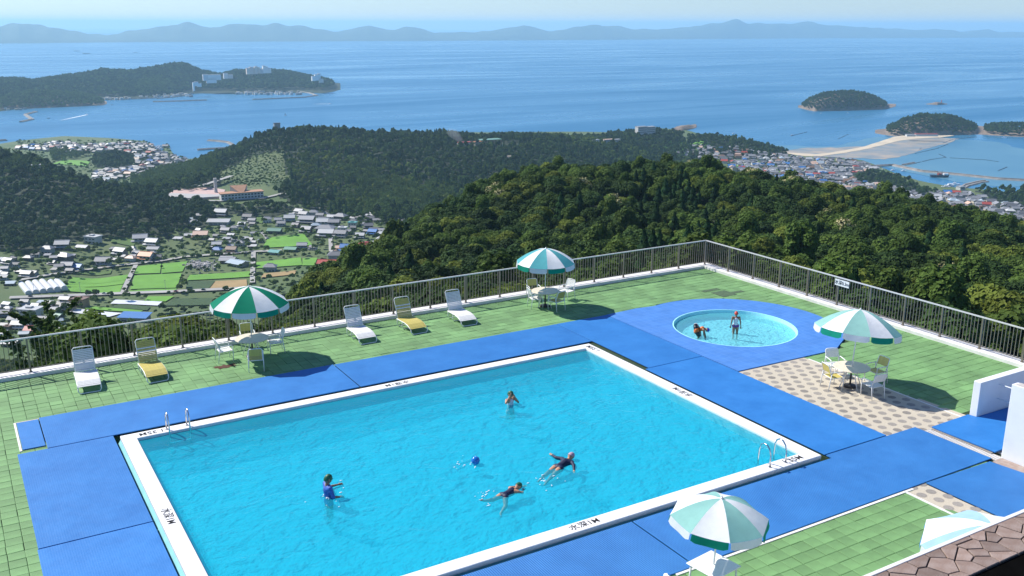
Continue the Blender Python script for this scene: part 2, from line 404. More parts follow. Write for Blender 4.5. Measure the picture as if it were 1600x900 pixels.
def ringprism(mb, o_, i_, z0, z1):
    A = [(o_[0],o_[2]),(o_[1],o_[2]),(o_[1],o_[3]),(o_[0],o_[3])]; B = [(i_[0],i_[2]),(i_[1],i_[2]),(i_[1],i_[3]),(i_[0],i_[3])]
    vs = [(*p,z0) for p in A]+[(*p,z1) for p in A]+[(*p,z0) for p in B]+[(*p,z1) for p in B]; fs = []
    for i in range(4):
        j = (i+1)%4; fs += [(i,j,4+j,4+i),(8+j,8+i,12+i,12+j),(4+i,4+j,12+j,12+i),(j,i,8+i,8+j)]
    mb.add(vs, fs)
c = MB(); ringprism(c, (OX0,OX1,OY0,OY1), (IX0,IX1,IY0,IY1), -.04, RT)
coping = bevel(c.obj('coping', 'white_paint', pool), .03, 3)
g = MB(); ringprism(g, (OX0+.02,OX1-.02,OY0+.02,OY1-.02), (IX0-.015,IX1+.015,IY0-.015,IY1+.015), -.5, -.041)
g.obj('rim_wall', 'cyan_paint', pool)
g = MB(); ringprism(g, (GX0-.1,GX1+.1,GY0-.1,GY1+.1), (OX0+.02,OX1-.02,OY0+.02,OY1-.02), -.55, -.36); g.obj('gutter', 'cyan_paint', pool)
MB().add([(OX0+.015,OY0,-.02),(OX0+.015,OY1,-.02),(GX0-.02,OY1,-.30),(GX0-.02,OY0,-.30)], [(3,2,1,0)]).obj('gutter_slope', 'cyan_paint', pool)
wm = MB(); nx, ny = 120, 84
wv = [(IX0-.02+(IX1-IX0+.04)*i/nx, IY0-.02+(IY1-IY0+.04)*j/ny) for j in range(ny+1) for i in range(nx+1)]
wm.add([(x,y,WZ+.010*noise.noise((x*1.1,y*1.1,0))+.005*noise.noise((x*2.6,y*2.6,3))) for x,y in wv], [(j*(nx+1)+i, j*(nx+1)+i+1, (j+1)*(nx+1)+i+1, (j+1)*(nx+1)+i) for j in range(ny) for i in range(nx)])
wm.obj('water', 'pool_water', pool, smooth=True)
for z_ in (-.28, -.62): MB().add([(IX0-.015,IY0-.015,z_),(IX1+.015,IY0-.015,z_),(IX1+.015,IY1+.015,z_),(IX0-.015,IY1+.015,z_)], [(0,1,2,3)]).obj('water_layer', 'deep_water', pool)
# grating pieces in the far gutter (pale slats)
gs = MB().box(-.01,.01,-.13,.13,-.012,.012).mesh('grating_slat', 'concrete')
for i in range(230):
    x = GX0+.3+i*.076
    if x < GX1-.2 and noise.noise((x*.35,1,2)) > -.22: link('grating_slat', gs, pool, (x, 28.86, -.06))
gs = MB().box(-.06,.06,-.01,.01,-.012,.012).mesh('grating_slat', 'concrete')

def text_obj(txt, size, loc, ax, ay, parent, mt='ink', name='depth_marking', squeeze=1):
    cu = bpy.data.curves.new(name, 'FONT'); cu.body = txt; cu.size = size; cu.align_x = 'CENTER'; cu.align_y = 'CENTER'; cu.extrude = .001; cu.offset = .003*size/.3
    to = bpy.data.objects.new(name, cu); COL.objects.link(to); bpy.context.view_layer.update()
    me = bpy.data.meshes.new_from_object(to.evaluated_get(bpy.context.evaluated_depsgraph_get())); bpy.data.objects.remove(to)
    me.materials.clear(); me.materials.append(MATS[mt])
    o = link(name, me, parent); ax, ay = Vector(ax), Vector(ay); az = ax.cross(ay)
    ax = ax*squeeze
    o.matrix_local = Matrix(((ax.x,ay.x,az.x,loc[0]),(ax.y,ay.y,az.y,loc[1]),(ax.z,ay.z,az.z,loc[2]),(0,0,0,1)))
    return o
zt_ = RT+.004
X, Y_ = Vector((1,0,0)), Vector((0,1,0))
def on_rim(px, py): q = G(px, py, RT); return (q.x, q.y, zt_)
q = on_rim(915,820.5); text_obj('水深1M', .27, (q[0], (OY0+IY0)/2, zt_), X, Y_, coping)
q = on_rim(1236,717);  text_obj('1.35M', .3, (q[0], (OY0+IY0)/2, zt_), X, Y_, coping)
q = on_rim(261,807);   text_obj('水深1M', .27, ((OX0+IX0)/2, q[1], zt_), -Y_, X, coping)
q = on_rim(238,677);   text_obj('1.35M', .3, (q[0], (OY1+IY1)/2, zt_), -X, -Y_, coping)
q = on_rim(622,600.5); text_obj('水深1M', .27, (q[0], (OY1+IY1)/2, zt_), -X, -Y_, coping)
q = on_rim(1068,612);  text_obj('水深1M', .27, ((OX1+IX1)/2, q[1], zt_), Y_, -X, coping)
q = on_rim(930.5,544); text_obj('1.35M', .3, ((OX1+IX1)/2, q[1], zt_), Y_, -X, coping)

# paddling pool ---------------------------------------------------
kb = MB(); n = 72; vs = []
rad = [(KR+.0,-.02),(KR-.004,.03),(KR-.05,.03),(KR-.10,-.36),(0.01,-.36)]
for r_, z in rad:
    for i in range(n): a = 2*math.pi*i/n; vs.append((KC.x+r_*math.cos(a), KC.y+r_*math.sin(a), z))
kb.add(vs, [(k_*n+i, k_*n+(i+1)%n, (k_+1)*n+(i+1)%n, (k_+1)*n+i) for k_ in range(4) for i in range(n)])
kpool = struct(kb.obj('paddling_pool', 'kid_basin', smooth=False), 'shallow round paddling pool set in blue mats')
kw = MB(); kw.lathe([(.01,-.101),(KR-.095,-.1)], 72, (KC.x,KC.y,0)); kw.f = [f for f in kw.f if len(f) == 4]; kw.m = [0]*len(kw.f)
kw = MB(); rings = 30; vs = [(KC.x,KC.y,-.1)]; 
for i in range(1, rings+1):
    r_ = (KR-.095)*i/rings
    for j in range(72):
        a = 2*math.pi*j/72; x, y = KC.x+r_*math.cos(a), KC.y+r_*math.sin(a); vs.append((x,y,-.1+.004*noise.noise((x*2.5,y*2.5,5))))
fs = [(0,1+j,1+(j+1)%72) for j in range(72)] + [(1+i*72+j, 1+(i+1)*72+j, 1+(i+1)*72+(j+1)%72, 1+i*72+(j+1)%72) for i in range(rings-1) for j in range(72)]
kw.add(vs, fs); kw.obj('water', 'kid_water', kpool, smooth=True)

# ================================================================== BLUE MATS (loose things)
def blue_mat(label, poly, z0=.003, z1=.034):
    o = MB().prism(poly, z0, z1).obj('blue_mat', 'blue_ribbed' if 'ribbed' in label or 'parapet' in label else 'blue_mat'); tag(o, label, 'mat', 'blue rubber mats round the pools'); bevel(o, .008); return o
rc = lambda x0,x1,y0,y1: [(x0,y0),(x1,y0),(x1,y1),(x0,y1)]
GP = GY1+.02
blue_mat('long blue mat along the far side of the pool, behind the left ladder', rc(1.5,11.22,GP,31.6))
blue_mat('blue mat along the far side of the pool near the middle umbrella', rc(11.26,20.93,GP,31.57))
blue_mat('small square blue mat at the far left corner with pale edging', rc(.86,1.47,29.26,31.5))
blue_mat('wide blue mat along the left side of the pool', rc(.7,GX0,23.02,GP-.04) )
blue_mat('blue mat at the bottom left corner of the picture', rc(.68,GX0,9,22.98))
blue_mat('blue mat between the large pool and the paddling pool', rc(20.96,23.48,25.5,31.58))
blue_mat('blue mat on the right side of the large pool by the mosaic', rc(GX1+.02,23.46,17.2,25.47))
blue_mat('large ribbed blue mat right of the near umbrella, in front of the pool', rc(13.62,24.74,14.6,GY0-.01) [:2] + [(24.74,17.16),(GX1+.02,17.16),(GX1+.02,GY0-.01),(13.62,GY0-.01)])
blue_mat('ribbed blue mat left of the near umbrella, in front of the pool', rc(3.0,13.58,14.58,GY0-.01))
blue_mat('blue mat beside the stone parapet at the right', [(21.78,8.5),(25.4,8.5),(24.5,14.5),(21.78,14.57)])
blue_mat('blue mat in the doorway between the white walls', [(25.12,14.75),(26.95,14.75),(29.5,14.75),(29.5,16.55),(27.0,16.62),(26.95,16.88),(25.1,16.84)], .04, .085)
MB().box(.78,.84,29.2,31.56,-.02,.02).obj('edging', 'white_curb', terrace); MB().box(.845,1.49,31.52,31.58,-.02,.02).obj('edging', 'mosaic', terrace)
MB().box(13.0,21.2,14.5,14.57,-.02,.02).obj('edging', 'white_curb', terrace)
MB().box(24.75,25.1,14.4,16.86,-.025,.01).obj('drain_channel', 'concrete', terrace)
for i in range(34): MB().box(24.8,25.0,14.5+i*.068,14.53+i*.068,.01,.02).obj('grating_slat', 'white_curb', terrace)
MB().box(25.03,25.1,14.8,16.8,.01,.04).obj('edging', 'mosaic_dark', terrace)
# ring of thin blue matting squares round the paddling pool
poly_o = [(23.5,23.6),(23.5,31.6),(25.2,31.72)]
for a in range(104, -56, -6): poly_o.append((27.12+4.22*math.cos(R(a)), 27.52+4.22*math.sin(R(a))))
poly_o += [(28.4,23.46)]
def outer(a):
    dx, dy = math.cos(a), math.sin(a); best = 9
    for i in range(len(poly_o)):
        p, q = poly_o[i], poly_o[(i+1)%len(poly_o)]; ex, ey = q[0]-p[0], q[1]-p[1]; den = dx*ey-dy*ex
        if abs(den) < 1e-9: continue
        wx, wy = p[0]-KC.x, p[1]-KC.y; t = (wx*ey-wy*ex)/den; s_ = (wx*dy-wy*dx)/den
        if t > 0 and -1e-6 <= s_ <= 1+1e-6: best = min(best, t)
    return best
km = MB(); aa = sorted([2*math.pi*i/120 for i in range(120)] + [math.atan2(p[1]-KC.y, p[0]-KC.x) % (2*math.pi) for p in poly_o]); n = len(aa); vs = []
for a in aa:
    t = outer(a)-.01; c_, s_ = math.cos(a), math.sin(a)
    vs += [(KC.x+c_*KR*1.0, KC.y+s_*KR, .036), (KC.x+c_*t, KC.y+s_*t, .036), (KC.x+c_*t, KC.y+s_*t, -.03), (KC.x+c_*KR, KC.y+s_*KR, -.03)]
fs = []
for i in range(n):
    j = (i+1)%n; fs += [(4*i,4*i+1,4*j+1,4*j),(4*i+1,4*i+2,4*j+2,4*j+1),(4*i+3,4*i,4*j,4*j+3)]
km.add(vs, fs)
def mat_squares():
    m, t, p, o = nodes('blue_squares'); p.inputs['Roughness'].default_value = .7
    tc = N(t, 'ShaderNodeTexCoord'); br = N(t, 'ShaderNodeTexBrick'); br.offset = 0; br.inputs['Scale'].default_value = 1; br.inputs['Brick Width'].default_value = .3; br.inputs['Row Height'].default_value = .3
    br.inputs['Mortar Size'].default_value = .006; br.inputs['Color1'].default_value = (.05,.19,.52,1); br.inputs['Color2'].default_value = (.065,.215,.56,1); br.inputs['Mortar'].default_value = (.11,.28,.58,1)
    nz = N(t, 'ShaderNodeTexNoise'); nz.inputs['Scale'].default_value = 1.4; nz.inputs['Detail'].default_value = 6
    hs = N(t, 'ShaderNodeHueSaturation'); r2 = N(t, 'ShaderNodeMapRange'); r2.inputs['To Min'].default_value = .8; r2.inputs['To Max'].default_value = 1.2
    t.links.new(tc.outputs['Object'], br.inputs['Vector']); t.links.new(tc.outputs['Object'], nz.inputs['Vector']); t.links.new(nz.outputs['Fac'], r2.inputs['Value']); t.links.new(r2.outputs[0], hs.inputs['Value'])
    t.links.new(br.outputs['Color'], hs.inputs['Color']); t.links.new(hs.outputs[0], p.inputs['Base Color'])
mat_squares()
tag(km.obj('pool_surround_mat', 'blue_squares'), 'rounded blue mat of small squares surrounding the paddling pool', 'mat', 'blue rubber mats round the pools')

# ================================================================== FENCES
def fence(label, p0, p1, npost, z0, ztop, skip_first=False):
    p0, p1 = Vector(p0), Vector(p1); L = (p1-p0).length; t = (p1-p0)/L; rz = math.atan2(t.y, t.x)
    f = thing('fence', label, 'fence', (p0.x, p0.y, z0), rz)
    h = ztop-z0
    MB().box(0, L, -.03, .03, h-.045, h).obj('top_rail', 'rail_metal', f)
    MB().box(0, L, -.018, .018, .1, .13).obj('bottom_rail', 'metal_bronze', f)
    bar = MB().box(-.012,.012,-.012,.012,.13,h-.047).mesh('bar', 'metal_bronze')
    post = MB().box(-.032,.032,-.032,.032,-.02,h-.047); post.box(-.055,.055,-.055,.055,-.015,.012); post = post.mesh('post', 'metal_bronze')
    for i in range(npost+1):
        if skip_first and i == 0: continue
        link('post', post, f, (L*i/npost, -.0, 0))
    nb = int(L/.141)
    for i in range(1, nb):
        x = L*i/nb
        if min(abs(x-L*j/npost) for j in range(npost+1)) > .06: link('bar', bar, f, (x, 0, 0))
    return f
FZ = 1.40
f1 = fence('long metal bar fence along the far side of the terrace, facing the valley', (-5.3,FY), (FX,FY), 22, .13, FZ)
f2 = fence('metal bar fence along the right side of the terrace, facing the forest', (FX,FY), (FX,12.0), 14, .13, FZ, True)
# depth sign on the right fence
q0 = GD(1306.5, 442, 1); d0 = ray(1316.5, 440); t_ = (FX-.04)/d0.x; sy = d0.y*t_; sz = CAMZ+d0.z*t_
sg = thing('depth_sign', 'white depth sign hung on the right fence', 'sign', (FX-.055, sy, 1.16))
MB().box(-.012,.0,-.38,.38,-.13,.15).obj('board', 'sign_white', sg)
text_obj('水深0.3m', .2, (-.017, 0, .005), -Y_, Vector((0,0,1)), sg, 'ink', 'lettering', .95)

# ================================================================== WHITE WALLS, right
wa = thing('low_wall', 'low white wall running from the green deck to the right fence', 'wall', (27.0,16.62,0))
bevel(MB().box(0,6.5,0,.25,-.02,1.22).obj('wall', 'wall_white', wa), .015)
for z in (.98, .5): MB().tube([(1.0,0,z),(1.0,-.12,z),(1.0,-3,z)], .02, 8).obj('rail', 'frame_white', wa)
wb = thing('tall_wall', 'tall white wall at the right edge beside the blue mats', 'wall', (25.02,3.2,0))
bevel(MB().box(0,.28,0,11.3,-.02,2.28).obj('wall', 'wall_white', wb), .015)
MB().box(.03,.25,.5,11.2,2.281,2.3).obj('cap', 'concrete', wb)
wg = struct(MB().box(25.3,33.0,5,16.6,-.03,.006).obj('doorway_floor', 'concrete'), 'concrete floor behind the walls')
st = MB().box(24.55,25.0,12.6,14.45,-.02,.03).obj('paving_slab', 'stone', terrace)

# ================================================================== STONE-PAVED CANOPY, bottom right
PZ = 3.2
cp = thing('stone_parapet', 'brown crazy-paved canopy edge with white border at the bottom right', 'parapet', (0,0,0))
MB().box(11.0,22,8.18,8.99,PZ-.6,PZ-.035).obj('slab', 'stone_bed', cp)
bevel(MB().box(11.0,22,8.99,9.07,PZ-.6,PZ+.012).obj('white_edge', 'white_curb', cp), .01)
MB().box(11.0,22,5.5,8.178,PZ-.6,PZ-.05).obj('dark_corner_sheet', 'painted_dark', cp)  # flat sheet, its near-black colour stands in for a dark recess
MB().box(11.0,22,8.4,8.8,-.02,PZ-.6).obj('supporting_wall', 'wall_white', cp)
def clip(poly, px, py, nx, ny):
    out = []
    for i in range(len(poly)):
        a, b = poly[i], poly[(i+1)%len(poly)]; da = (a[0]-px)*nx+(a[1]-py)*ny; db = (b[0]-px)*nx+(b[1]-py)*ny
        if da <= 0: out.append(a)
        if (da < 0 < db) or (db < 0 < da):
            t = da/(da-db); out.append((a[0]+(b[0]-a[0])*t, a[1]+(b[1]-a[1])*t))
    return out
seeds = []
rs = random.Random(4)
tries = 0
while len(seeds) < 60 and tries < 9000:
    tries += 1
    p = (rs.uniform(11.0,18.5), rs.uniform(8.15,9.02)); 
    if all((p[0]-q[0])**2+((p[1]-q[1])*1.15)**2 > rs.choice((.17,.26,.4,.5))**2 for q in seeds): seeds.append(p)
for i, p in enumerate(seeds):
    poly = [(11,8.19),(18.6,8.19),(18.6,8.985),(11,8.985)]
    for j, q in enumerate(seeds):
        if i == j or abs(p[0]-q[0]) > 1.4: continue
        nx_, ny_ = q[0]-p[0], q[1]-p[1]; L = math.hypot(nx_,ny_); nx_/=L; ny_/=L
        gap = .007+.010*rs.random()
        poly = clip(poly, (p[0]+q[0])/2-nx_*gap, (p[1]+q[1])/2-ny_*gap, nx_, ny_)
        if len(poly) < 3: break
    if len(poly) < 3: continue
    cx = sum(a[0] for a in poly)/len(poly); cy = sum(a[1] for a in poly)/len(poly)
    mb = MB(); mb.prism([(a[0]-cx,a[1]-cy) for a in poly], -.034, rs.uniform(-.004,.006))
    o = mb.obj('stone', 'stone_each' if 'stone_each' in MATS else (mat('stone_each', (.22,.145,.11), .75, .25, 4, .6, 30, col2=(.31,.24,.205), rnd=.28) and 'stone_each'), cp, loc=(cx,cy,PZ)); bevel(o, .006, 1)
# ================================================================== FURNITURE
def mesh_cache(fn):
    store = {}
    def g(*a):
        if a not in store: store[a] = fn(*a)
        return store[a]
    return g
@mesh_cache
def chair_meshes(strap):
    r = .015; W_, m = .265, {}
    m['leg_f'] = MB().tube([(0,0,0),(0,.01,.3),(0,0,.60)], r, 8).mesh('leg', 'frame_white', True)
    m['leg_b'] = MB().tube([(0,-.07,0),(0,-.03,.3),(0,.02,.63)], r, 8).mesh('leg', 'frame_white', True)
    m['arm'] = MB().tube([(0,.235,.60),(0,.20,.625),(0,0,.635),(0,-.24,.63)], .017, 8).mesh('armrest', 'frame_white', True)
    m['back'] = MB().tube([(-.235,-.2,.42),(-.235,-.26,.62),(-.235,-.33,.84),(-.2,-.345,.885),(0,-.35,.895),(.2,-.345,.885),(.235,-.33,.84),(.235,-.26,.62),(.235,-.2,.42)], r, 8).mesh('back_frame', 'frame_white', True)
    m['seatf'] = MB().tube([(-.245,.23,.425),(.245,.23,.425),(.25,-.22,.41),(-.25,-.22,.41)], r, 8, closed=True).mesh('seat_frame', 'frame_white', True)
    m['ss'] = MB().box(-.24,.24,-.033,.033,-.004,.004).mesh('seat_strap', strap)
    m['bs'] = MB().box(-.225,.225,-.004,.004,-.027,.027).mesh('back_strap', strap)
    return m
def chair(label, loc, rz, strap):
    t = thing('armchair', label, 'chair', loc, rz, 'strap armchairs round the umbrella tables'); m = chair_meshes(strap)
    for s_ in (-1, 1):
        link('leg', m['leg_f'], t, (.262*s_, .235, 0)); link('leg', m['leg_b'], t, (.262*s_, -.235, 0)); link('armrest', m['arm'], t, (.262*s_, 0, 0))
    link('back_frame', m['back'], t); link('seat_frame', m['seatf'], t)
    for i in range(6): link('seat_strap', m['ss'], t, (0, .195-.075*i, .43-.002*i))
    for i in range(5):
        z = .62+.055*i; y = -.262-(z-.62)*.31
        o = link('back_strap', m['bs'], t, (0, y, z)); o.rotation_euler = (R(17), 0, 0)
    return t
def round_table(label, loc):
    t = thing('round_table', label, 'table', loc, random.random(), 'round beige umbrella tables')
    MB().lathe([(.57,.690),(.60,.695),(.612,.71),(.60,.726),(.55,.728)], 40).obj('table_top', 'table_top', t, smooth=False)
    MB().lathe([(.24,0),(.24,.04),(.2,.06),(.035,.09),(.03,.5),(.03,.69)], 20).obj('pedestal', 'dark_metal', t)
    for i in range(4):
        a = math.pi/4+i*math.pi/2; c_, s_ = math.cos(a), math.sin(a)
        MB().tube([(.16*c_,.16*s_,.69),(.25*c_,.25*s_,.4),(.42*c_,.42*s_,0)], .016, 8).obj('leg', 'frame_white', t, smooth=True)
    return t
def umbrella(label, loc, rad, rim, apex, cols, rz=0, tilt=(0,0), pz0=.0, group='striped sun umbrellas', val=.2, NP=10):
    """cols = (panel colour, its valance, other panel's valance)"""
    t = thing('sun_umbrella', label, 'umbrella', loc, 0, group)
    tl = Matrix.Rotation(tilt[0], 4, 'X') @ Matrix.Rotation(tilt[1], 4, 'Y')
    T0 = Matrix.Translation((0,0,.72)) @ tl @ Matrix.Translation((0,0,-.72)) @ Matrix.Rotation(rz, 4, 'Z')
    def put(mb): mb.v = [tuple(T0 @ Vector(v)) for v in mb.v]; return mb
    put(MB().tube([(0,0,pz0),(0,0,apex-.01)], .02, 10)).obj('pole', 'frame_white', t, smooth=True)
    put(MB().lathe([(.035,apex-.015),(.04,apex+.01),(.02,apex+.03),(.012,apex+.06)], 10)).obj('finial', 'rail_metal', t)
    put(MB().lathe([(.035,rim-.22),(.035,rim-.1)], 10)).obj('runner', 'frame_white', t)
    K, Q = 8, 6
    def surf(a, s_):      # s_ 0 centre .. 1 rim along rib angle a
        f_ = (1-s_); z = rim+(apex-rim)*(1-s_**1.75)
        return Vector((rad*s_*math.cos(a), rad*s_*math.sin(a), z))
    for k in range(NP):
        a0, a1 = 2*math.pi*k/NP, 2*math.pi*(k+1)/NP; mb = MB(); vs = []
        for i in range(Q+1):
            s_ = .02+.98*i/Q
            for j in range(K+1):
                u = j/K; p = surf(a0, s_)*(1-u)+surf(a1, s_)*u
                sag = -.05*s_*4*u*(1-u)*(.6 if s_ < .9 else .5); p.z += sag
                vs.append(p)
        mb.add(vs, [(i*(K+1)+j, (i+1)*(K+1)+j, (i+1)*(K+1)+j+1, i*(K+1)+j+1) for i in range(Q) for j in range(K)])
        pn = put(mb).obj('canopy_panel', cols[0] if k%2 else 'canopy_white', t, smooth=True)
        vb = MB(); vs = []; ph = random.random()*6
        for i in range(5):
            for j in range(K+1):
                u = .03+.94*j/K; p = surf(a0, 1)*(1-u)+surf(a1, 1)*u; p.z -= .05*4*u*(1-u)*.5
                out = Vector((p.x,p.y,0)).normalized(); dn = val*i/4
                if i == 4 and j in (0, K): dn *= .8
                p = p + out*(.012*math.sin(u*9+ph)*i/4 + .03*i/4) + Vector((0,0,-dn-.003)); vs.append(p)
        vb.add(vs, [(i*(K+1)+j, (i+1)*(K+1)+j, (i+1)*(K+1)+j+1, i*(K+1)+j+1) for i in range(4) for j in range(K)])
        put(vb).obj('valance', cols[2] if k%2 else cols[1], pn, smooth=True)
        rp = [surf(a0, s_)+Vector((0,0,-.014)) for s_ in (.03,.3,.6,.85,1.0)]
        put(MB().tube(rp, .007, 6)).obj('rib', 'frame_white', t)
        put(MB().tube([Vector((.03*math.cos(a0),.03*math.sin(a0),rim-.16)), surf(a0,.55)+Vector((0,0,-.02))], .006, 6)).obj('strut', 'frame_white', t)
    return t
fabric_mat('canopy_white', (.9,.9,.9), .22); fabric_mat('canopy_green', (.0,.27,.16), .4); fabric_mat('canopy_teal', (.12,.47,.52), .35)
fabric_mat('canopy_aqua', (.33,.62,.57), .35); fabric_mat('canopy_sky', (.42,.63,.85), .3)
fabric_mat('val_green', (.005,.27,.18), .25); fabric_mat('val_blue', (.02,.22,.72), .25); fabric_mat('val_white', (.76,.78,.8), .3)

T1, T2, T3 = G(393,528,.72), G(852,454,.72), G(1331,573,.72)
for T_ in (T1,T2,T3): T_.z = .0
round_table('round table under the deep green and white umbrella', T1); round_table('round table under the teal umbrella by the far fence', T2); round_table('round table on the mosaic under the pale aqua umbrella', T3)
umbrella('deep green and white striped umbrella at the left', T1, 1.42, 2.08, 2.70, ('canopy_green','val_green','val_white'), R(45+3), (0,R(1)), .75)
umbrella('teal and white striped umbrella by the far fence', T2, 1.30, 2.02, 2.62, ('canopy_teal','val_green','val_white'), R(25), (0,0), .75)
umbrella('faded aqua and white umbrella over the table on the mosaic', T3, 1.42, 2.05, 2.72, ('canopy_aqua','val_green','val_white'), R(20), (R(-3),R(8)), .75)
def face(p, c, extra=0): return math.atan2(c.y-p.y, c.x-p.x)-math.pi/2+extra
for T_, nm, L in ((T1,'green umbrella table',((401,577,'strap_yellow','yellow strap armchair with its back to the camera at the'),(352,563,'strap_white','white strap armchair on the left of the'),(431,550,'strap_white','white strap armchair on the right of the'),(388,543,'strap_yellow','yellow strap armchair behind the'))),
                  (T2,'teal umbrella table',((869,484,'strap_yellow','yellow strap armchair in front of the'),(837,480,'strap_white','white strap armchair on the left of the'),(885,468,'strap_white','white strap armchair on the right of the'),(834,468,'strap_yellow','yellow strap armchair behind the'))),
                  (T3,'aqua umbrella table',((1300,605,'strap_yellow','yellow strap armchair left of the'),(1303,586,'strap_white','white strap armchair behind and left of the'),(1367,597,'strap_yellow','yellow strap armchair right of the'),(1362,619,'strap_white','white strap armchair nearest the camera at the')))):
    for px, py, st_, lb in L:
        p = G(px, py); chair(lb+' '+nm, p, face(p, T_, random.uniform(-.15,.15)), st_)

# near square table, its umbrella and two moulded chairs
T4 = G(1115,882,.7); T4.z = 0
sq_ = thing('square_table', 'white square table under the near umbrella at the bottom', 'table', T4, R(8))
bevel(MB().box(-.42,.42,-.42,.42,.675,.705).obj('table_top', 'frame_white', sq_), .03, 3)
for sx in (-1,1):
    for sy_ in (-1,1): MB().tube([(.36*sx,.36*sy_,0),(.34*sx,.34*sy_,.675)], .022, 8).obj('leg', 'frame_white', sq_, smooth=True)
MB().lathe([(.22,.002),(.22,.05),(.05,.08),(.04,.3)], 18).obj('umbrella_stand', 'dark_metal', sq_)
umbrella('faded aqua and white umbrella seen from above at the bottom', T4, 1.06, 1.86, 2.30, ('canopy_aqua','val_green','val_white'), R(14), (R(2),R(2)), .3, val=.17, NP=8)
T5 = G(1556,822,2.35); T5.z = 0
umbrella('light blue and white umbrella half hidden behind the stone parapet', T5, 1.35, 1.95, 2.42, ('canopy_sky','val_blue','val_white'), R(8), (R(0),R(-4)), .0, val=.18, NP=8)
def plastic_chair(label, loc, rz):
    t = thing('plastic_chair', label, 'chair', loc, rz, 'white moulded chairs at the square table')
    bevel(MB().box(-.22,.22,-.2,.24,.41,.44).obj('seat', 'frame_white', t), .02, 2)
    mb = MB(); vs = []
    for i in range(9):
        z = .44+.42*i/8; y = -.2-.10*i/8; w_ = .215*(1 if i < 6 else (1-((i-5.5)/3.2)**2))
        for j in range(9): u = j/4-1; vs.append((w_*u, y-.05*(1-u*u)*.8, z)); 
        for j in range(9): u = j/4-1; vs.append((w_*u, y-.05*(1-u*u)*.8-.03, z))
    fs = [(i*18+j,i*18+j+1,(i+1)*18+j+1,(i+1)*18+j) for i in range(8) for j in range(8)] + [(i*18+9+j+1,i*18+9+j,(i+1)*18+9+j,(i+1)*18+9+j+1) for i in range(8) for j in range(8)]
    fs += [(8*18+j,8*18+j+1,8*18+9+j+1,8*18+9+j) for j in range(8)] + [(i*18,(i+1)*18,(i+1)*18+9,i*18+9) for i in range(8)] + [(i*18+8,i*18+17,(i+1)*18+17,(i+1)*18+8) for i in range(8)]
    mb.add(vs, fs); mb.obj('backrest', 'frame_white', t, smooth=True)
    for sx in (-1,1):
        for sy_ in (-1,1): MB().tube([(.22*sx,.24*sy_-(.02 if sy_<0 else 0),0),(.19*sx,.19*sy_,.42)], [.016,.022], 8).obj('leg', 'frame_white', t, smooth=True)
    return t
for px, py, lb in ((1064,893,'white moulded chair whose back shows left of the square table'),(1273,905,'white moulded chair just showing right of the square table at the bottom edge')):
    p = G(px, py, .84); p.z = 0; plastic_chair(lb, p, face(p, T4))

# sun loungers ----------------------------------------------------
LW = .36
prof = [(0,.19),(.14,.25),(.32,.315),(.6,.345),(.9,.335),(1.3,.335)]           # seat profile, y from foot
def lounger(label, loc, rz, strap):
    t = thing('sun_lounger', label, 'lounger', loc, rz, 'strap sun loungers along the far fence')
    for s_ in (-1,1): MB().tube([(s_*LW,y,z) for y,z in prof], .018, 8).obj('side_rail', 'frame_white', t, smooth=True)
    MB().tube([(-LW,.02,.20),(-LW,-.03,.1),(-LW+.05,-.05,.02),(0,-.05,.018),(LW-.05,-.05,.02),(LW,-.03,.1),(LW,.02,.20)], .018, 8).obj('foot_loop', 'frame_white', t, smooth=True)
    for y in (.78,1.25): MB().tube([(-LW,y,.33),(-LW,y+.03,.12),(-LW+.06,y+.03,.02),(0,y+.03,.018),(LW-.06,y+.03,.02),(LW,y+.03,.12),(LW,y,.33)], .017, 8).obj('leg_loop', 'frame_white', t, smooth=True)
    hy, hz, L, an = 1.27, .34, .86, R(66); c_, s_ = math.cos(an), math.sin(an); bw = .32
    bk = lambda x, l: (x, hy+l*c_, hz+l*s_)
    MB().tube([bk(-bw,0),bk(-bw,L*.6),bk(-bw,L-.05),bk(-bw+.05,L),bk(0,L+.01),bk(bw-.05,L),bk(bw,L-.05),bk(bw,L*.6),bk(bw,0)], .018, 8).obj('back_frame', 'frame_white', t, smooth=True)
    MB().tube([bk(bw,.45),(bw,1.72,.2),(LW,1.5,.12)], .01, 6).obj('back_brace', 'frame_white', t)
    sm = lounger_straps(strap)
    yv, zv = [p[0] for p in prof], [p[1] for p in prof]
    for i in range(17):
        y = .06+i*.0725; z = float(np.interp(y, yv, zv)); z2 = float(np.interp(y+.03, yv, zv))
        o = link('seat_strap', sm[0], t, (0,y,z+.018)); o.rotation_euler = (math.atan2(z2-z,.03),0,0)
    for i in range(13):
        l = .05+i*.059
        if l > L-.07: break
        o = link('back_strap', sm[1], t, (0, hy+l*c_-.015*s_, hz+l*s_+.015*c_)); o.rotation_euler = (an,0,0)
        if strap == 'strap_yellow' and i in (6,8): o.data = lounger_straps('strap_white')[1]
    return t
@mesh_cache
def lounger_straps(strap):
    return (MB().box(-LW,LW,-.033,.033,-.004,.004).mesh('seat_strap', strap), MB().box(-.315,.315,-.024,.024,-.004,.004).mesh('back_strap', strap))
for px, py, st_, lb in ((141,613,'strap_white','white strap lounger farthest left by the fence'),(247,596.5,'strap_yellow','yellow strap lounger left of the green umbrella'),
        (575,536.5,'strap_white','white strap lounger just right of the green umbrella'),(655,521,'strap_yellow','yellow strap lounger between two white loungers'),(733,508.5,'strap_white','white strap lounger nearest the teal umbrella')):
    lounger(lb, G(px,py), R(random.uniform(-3,3)), st_)

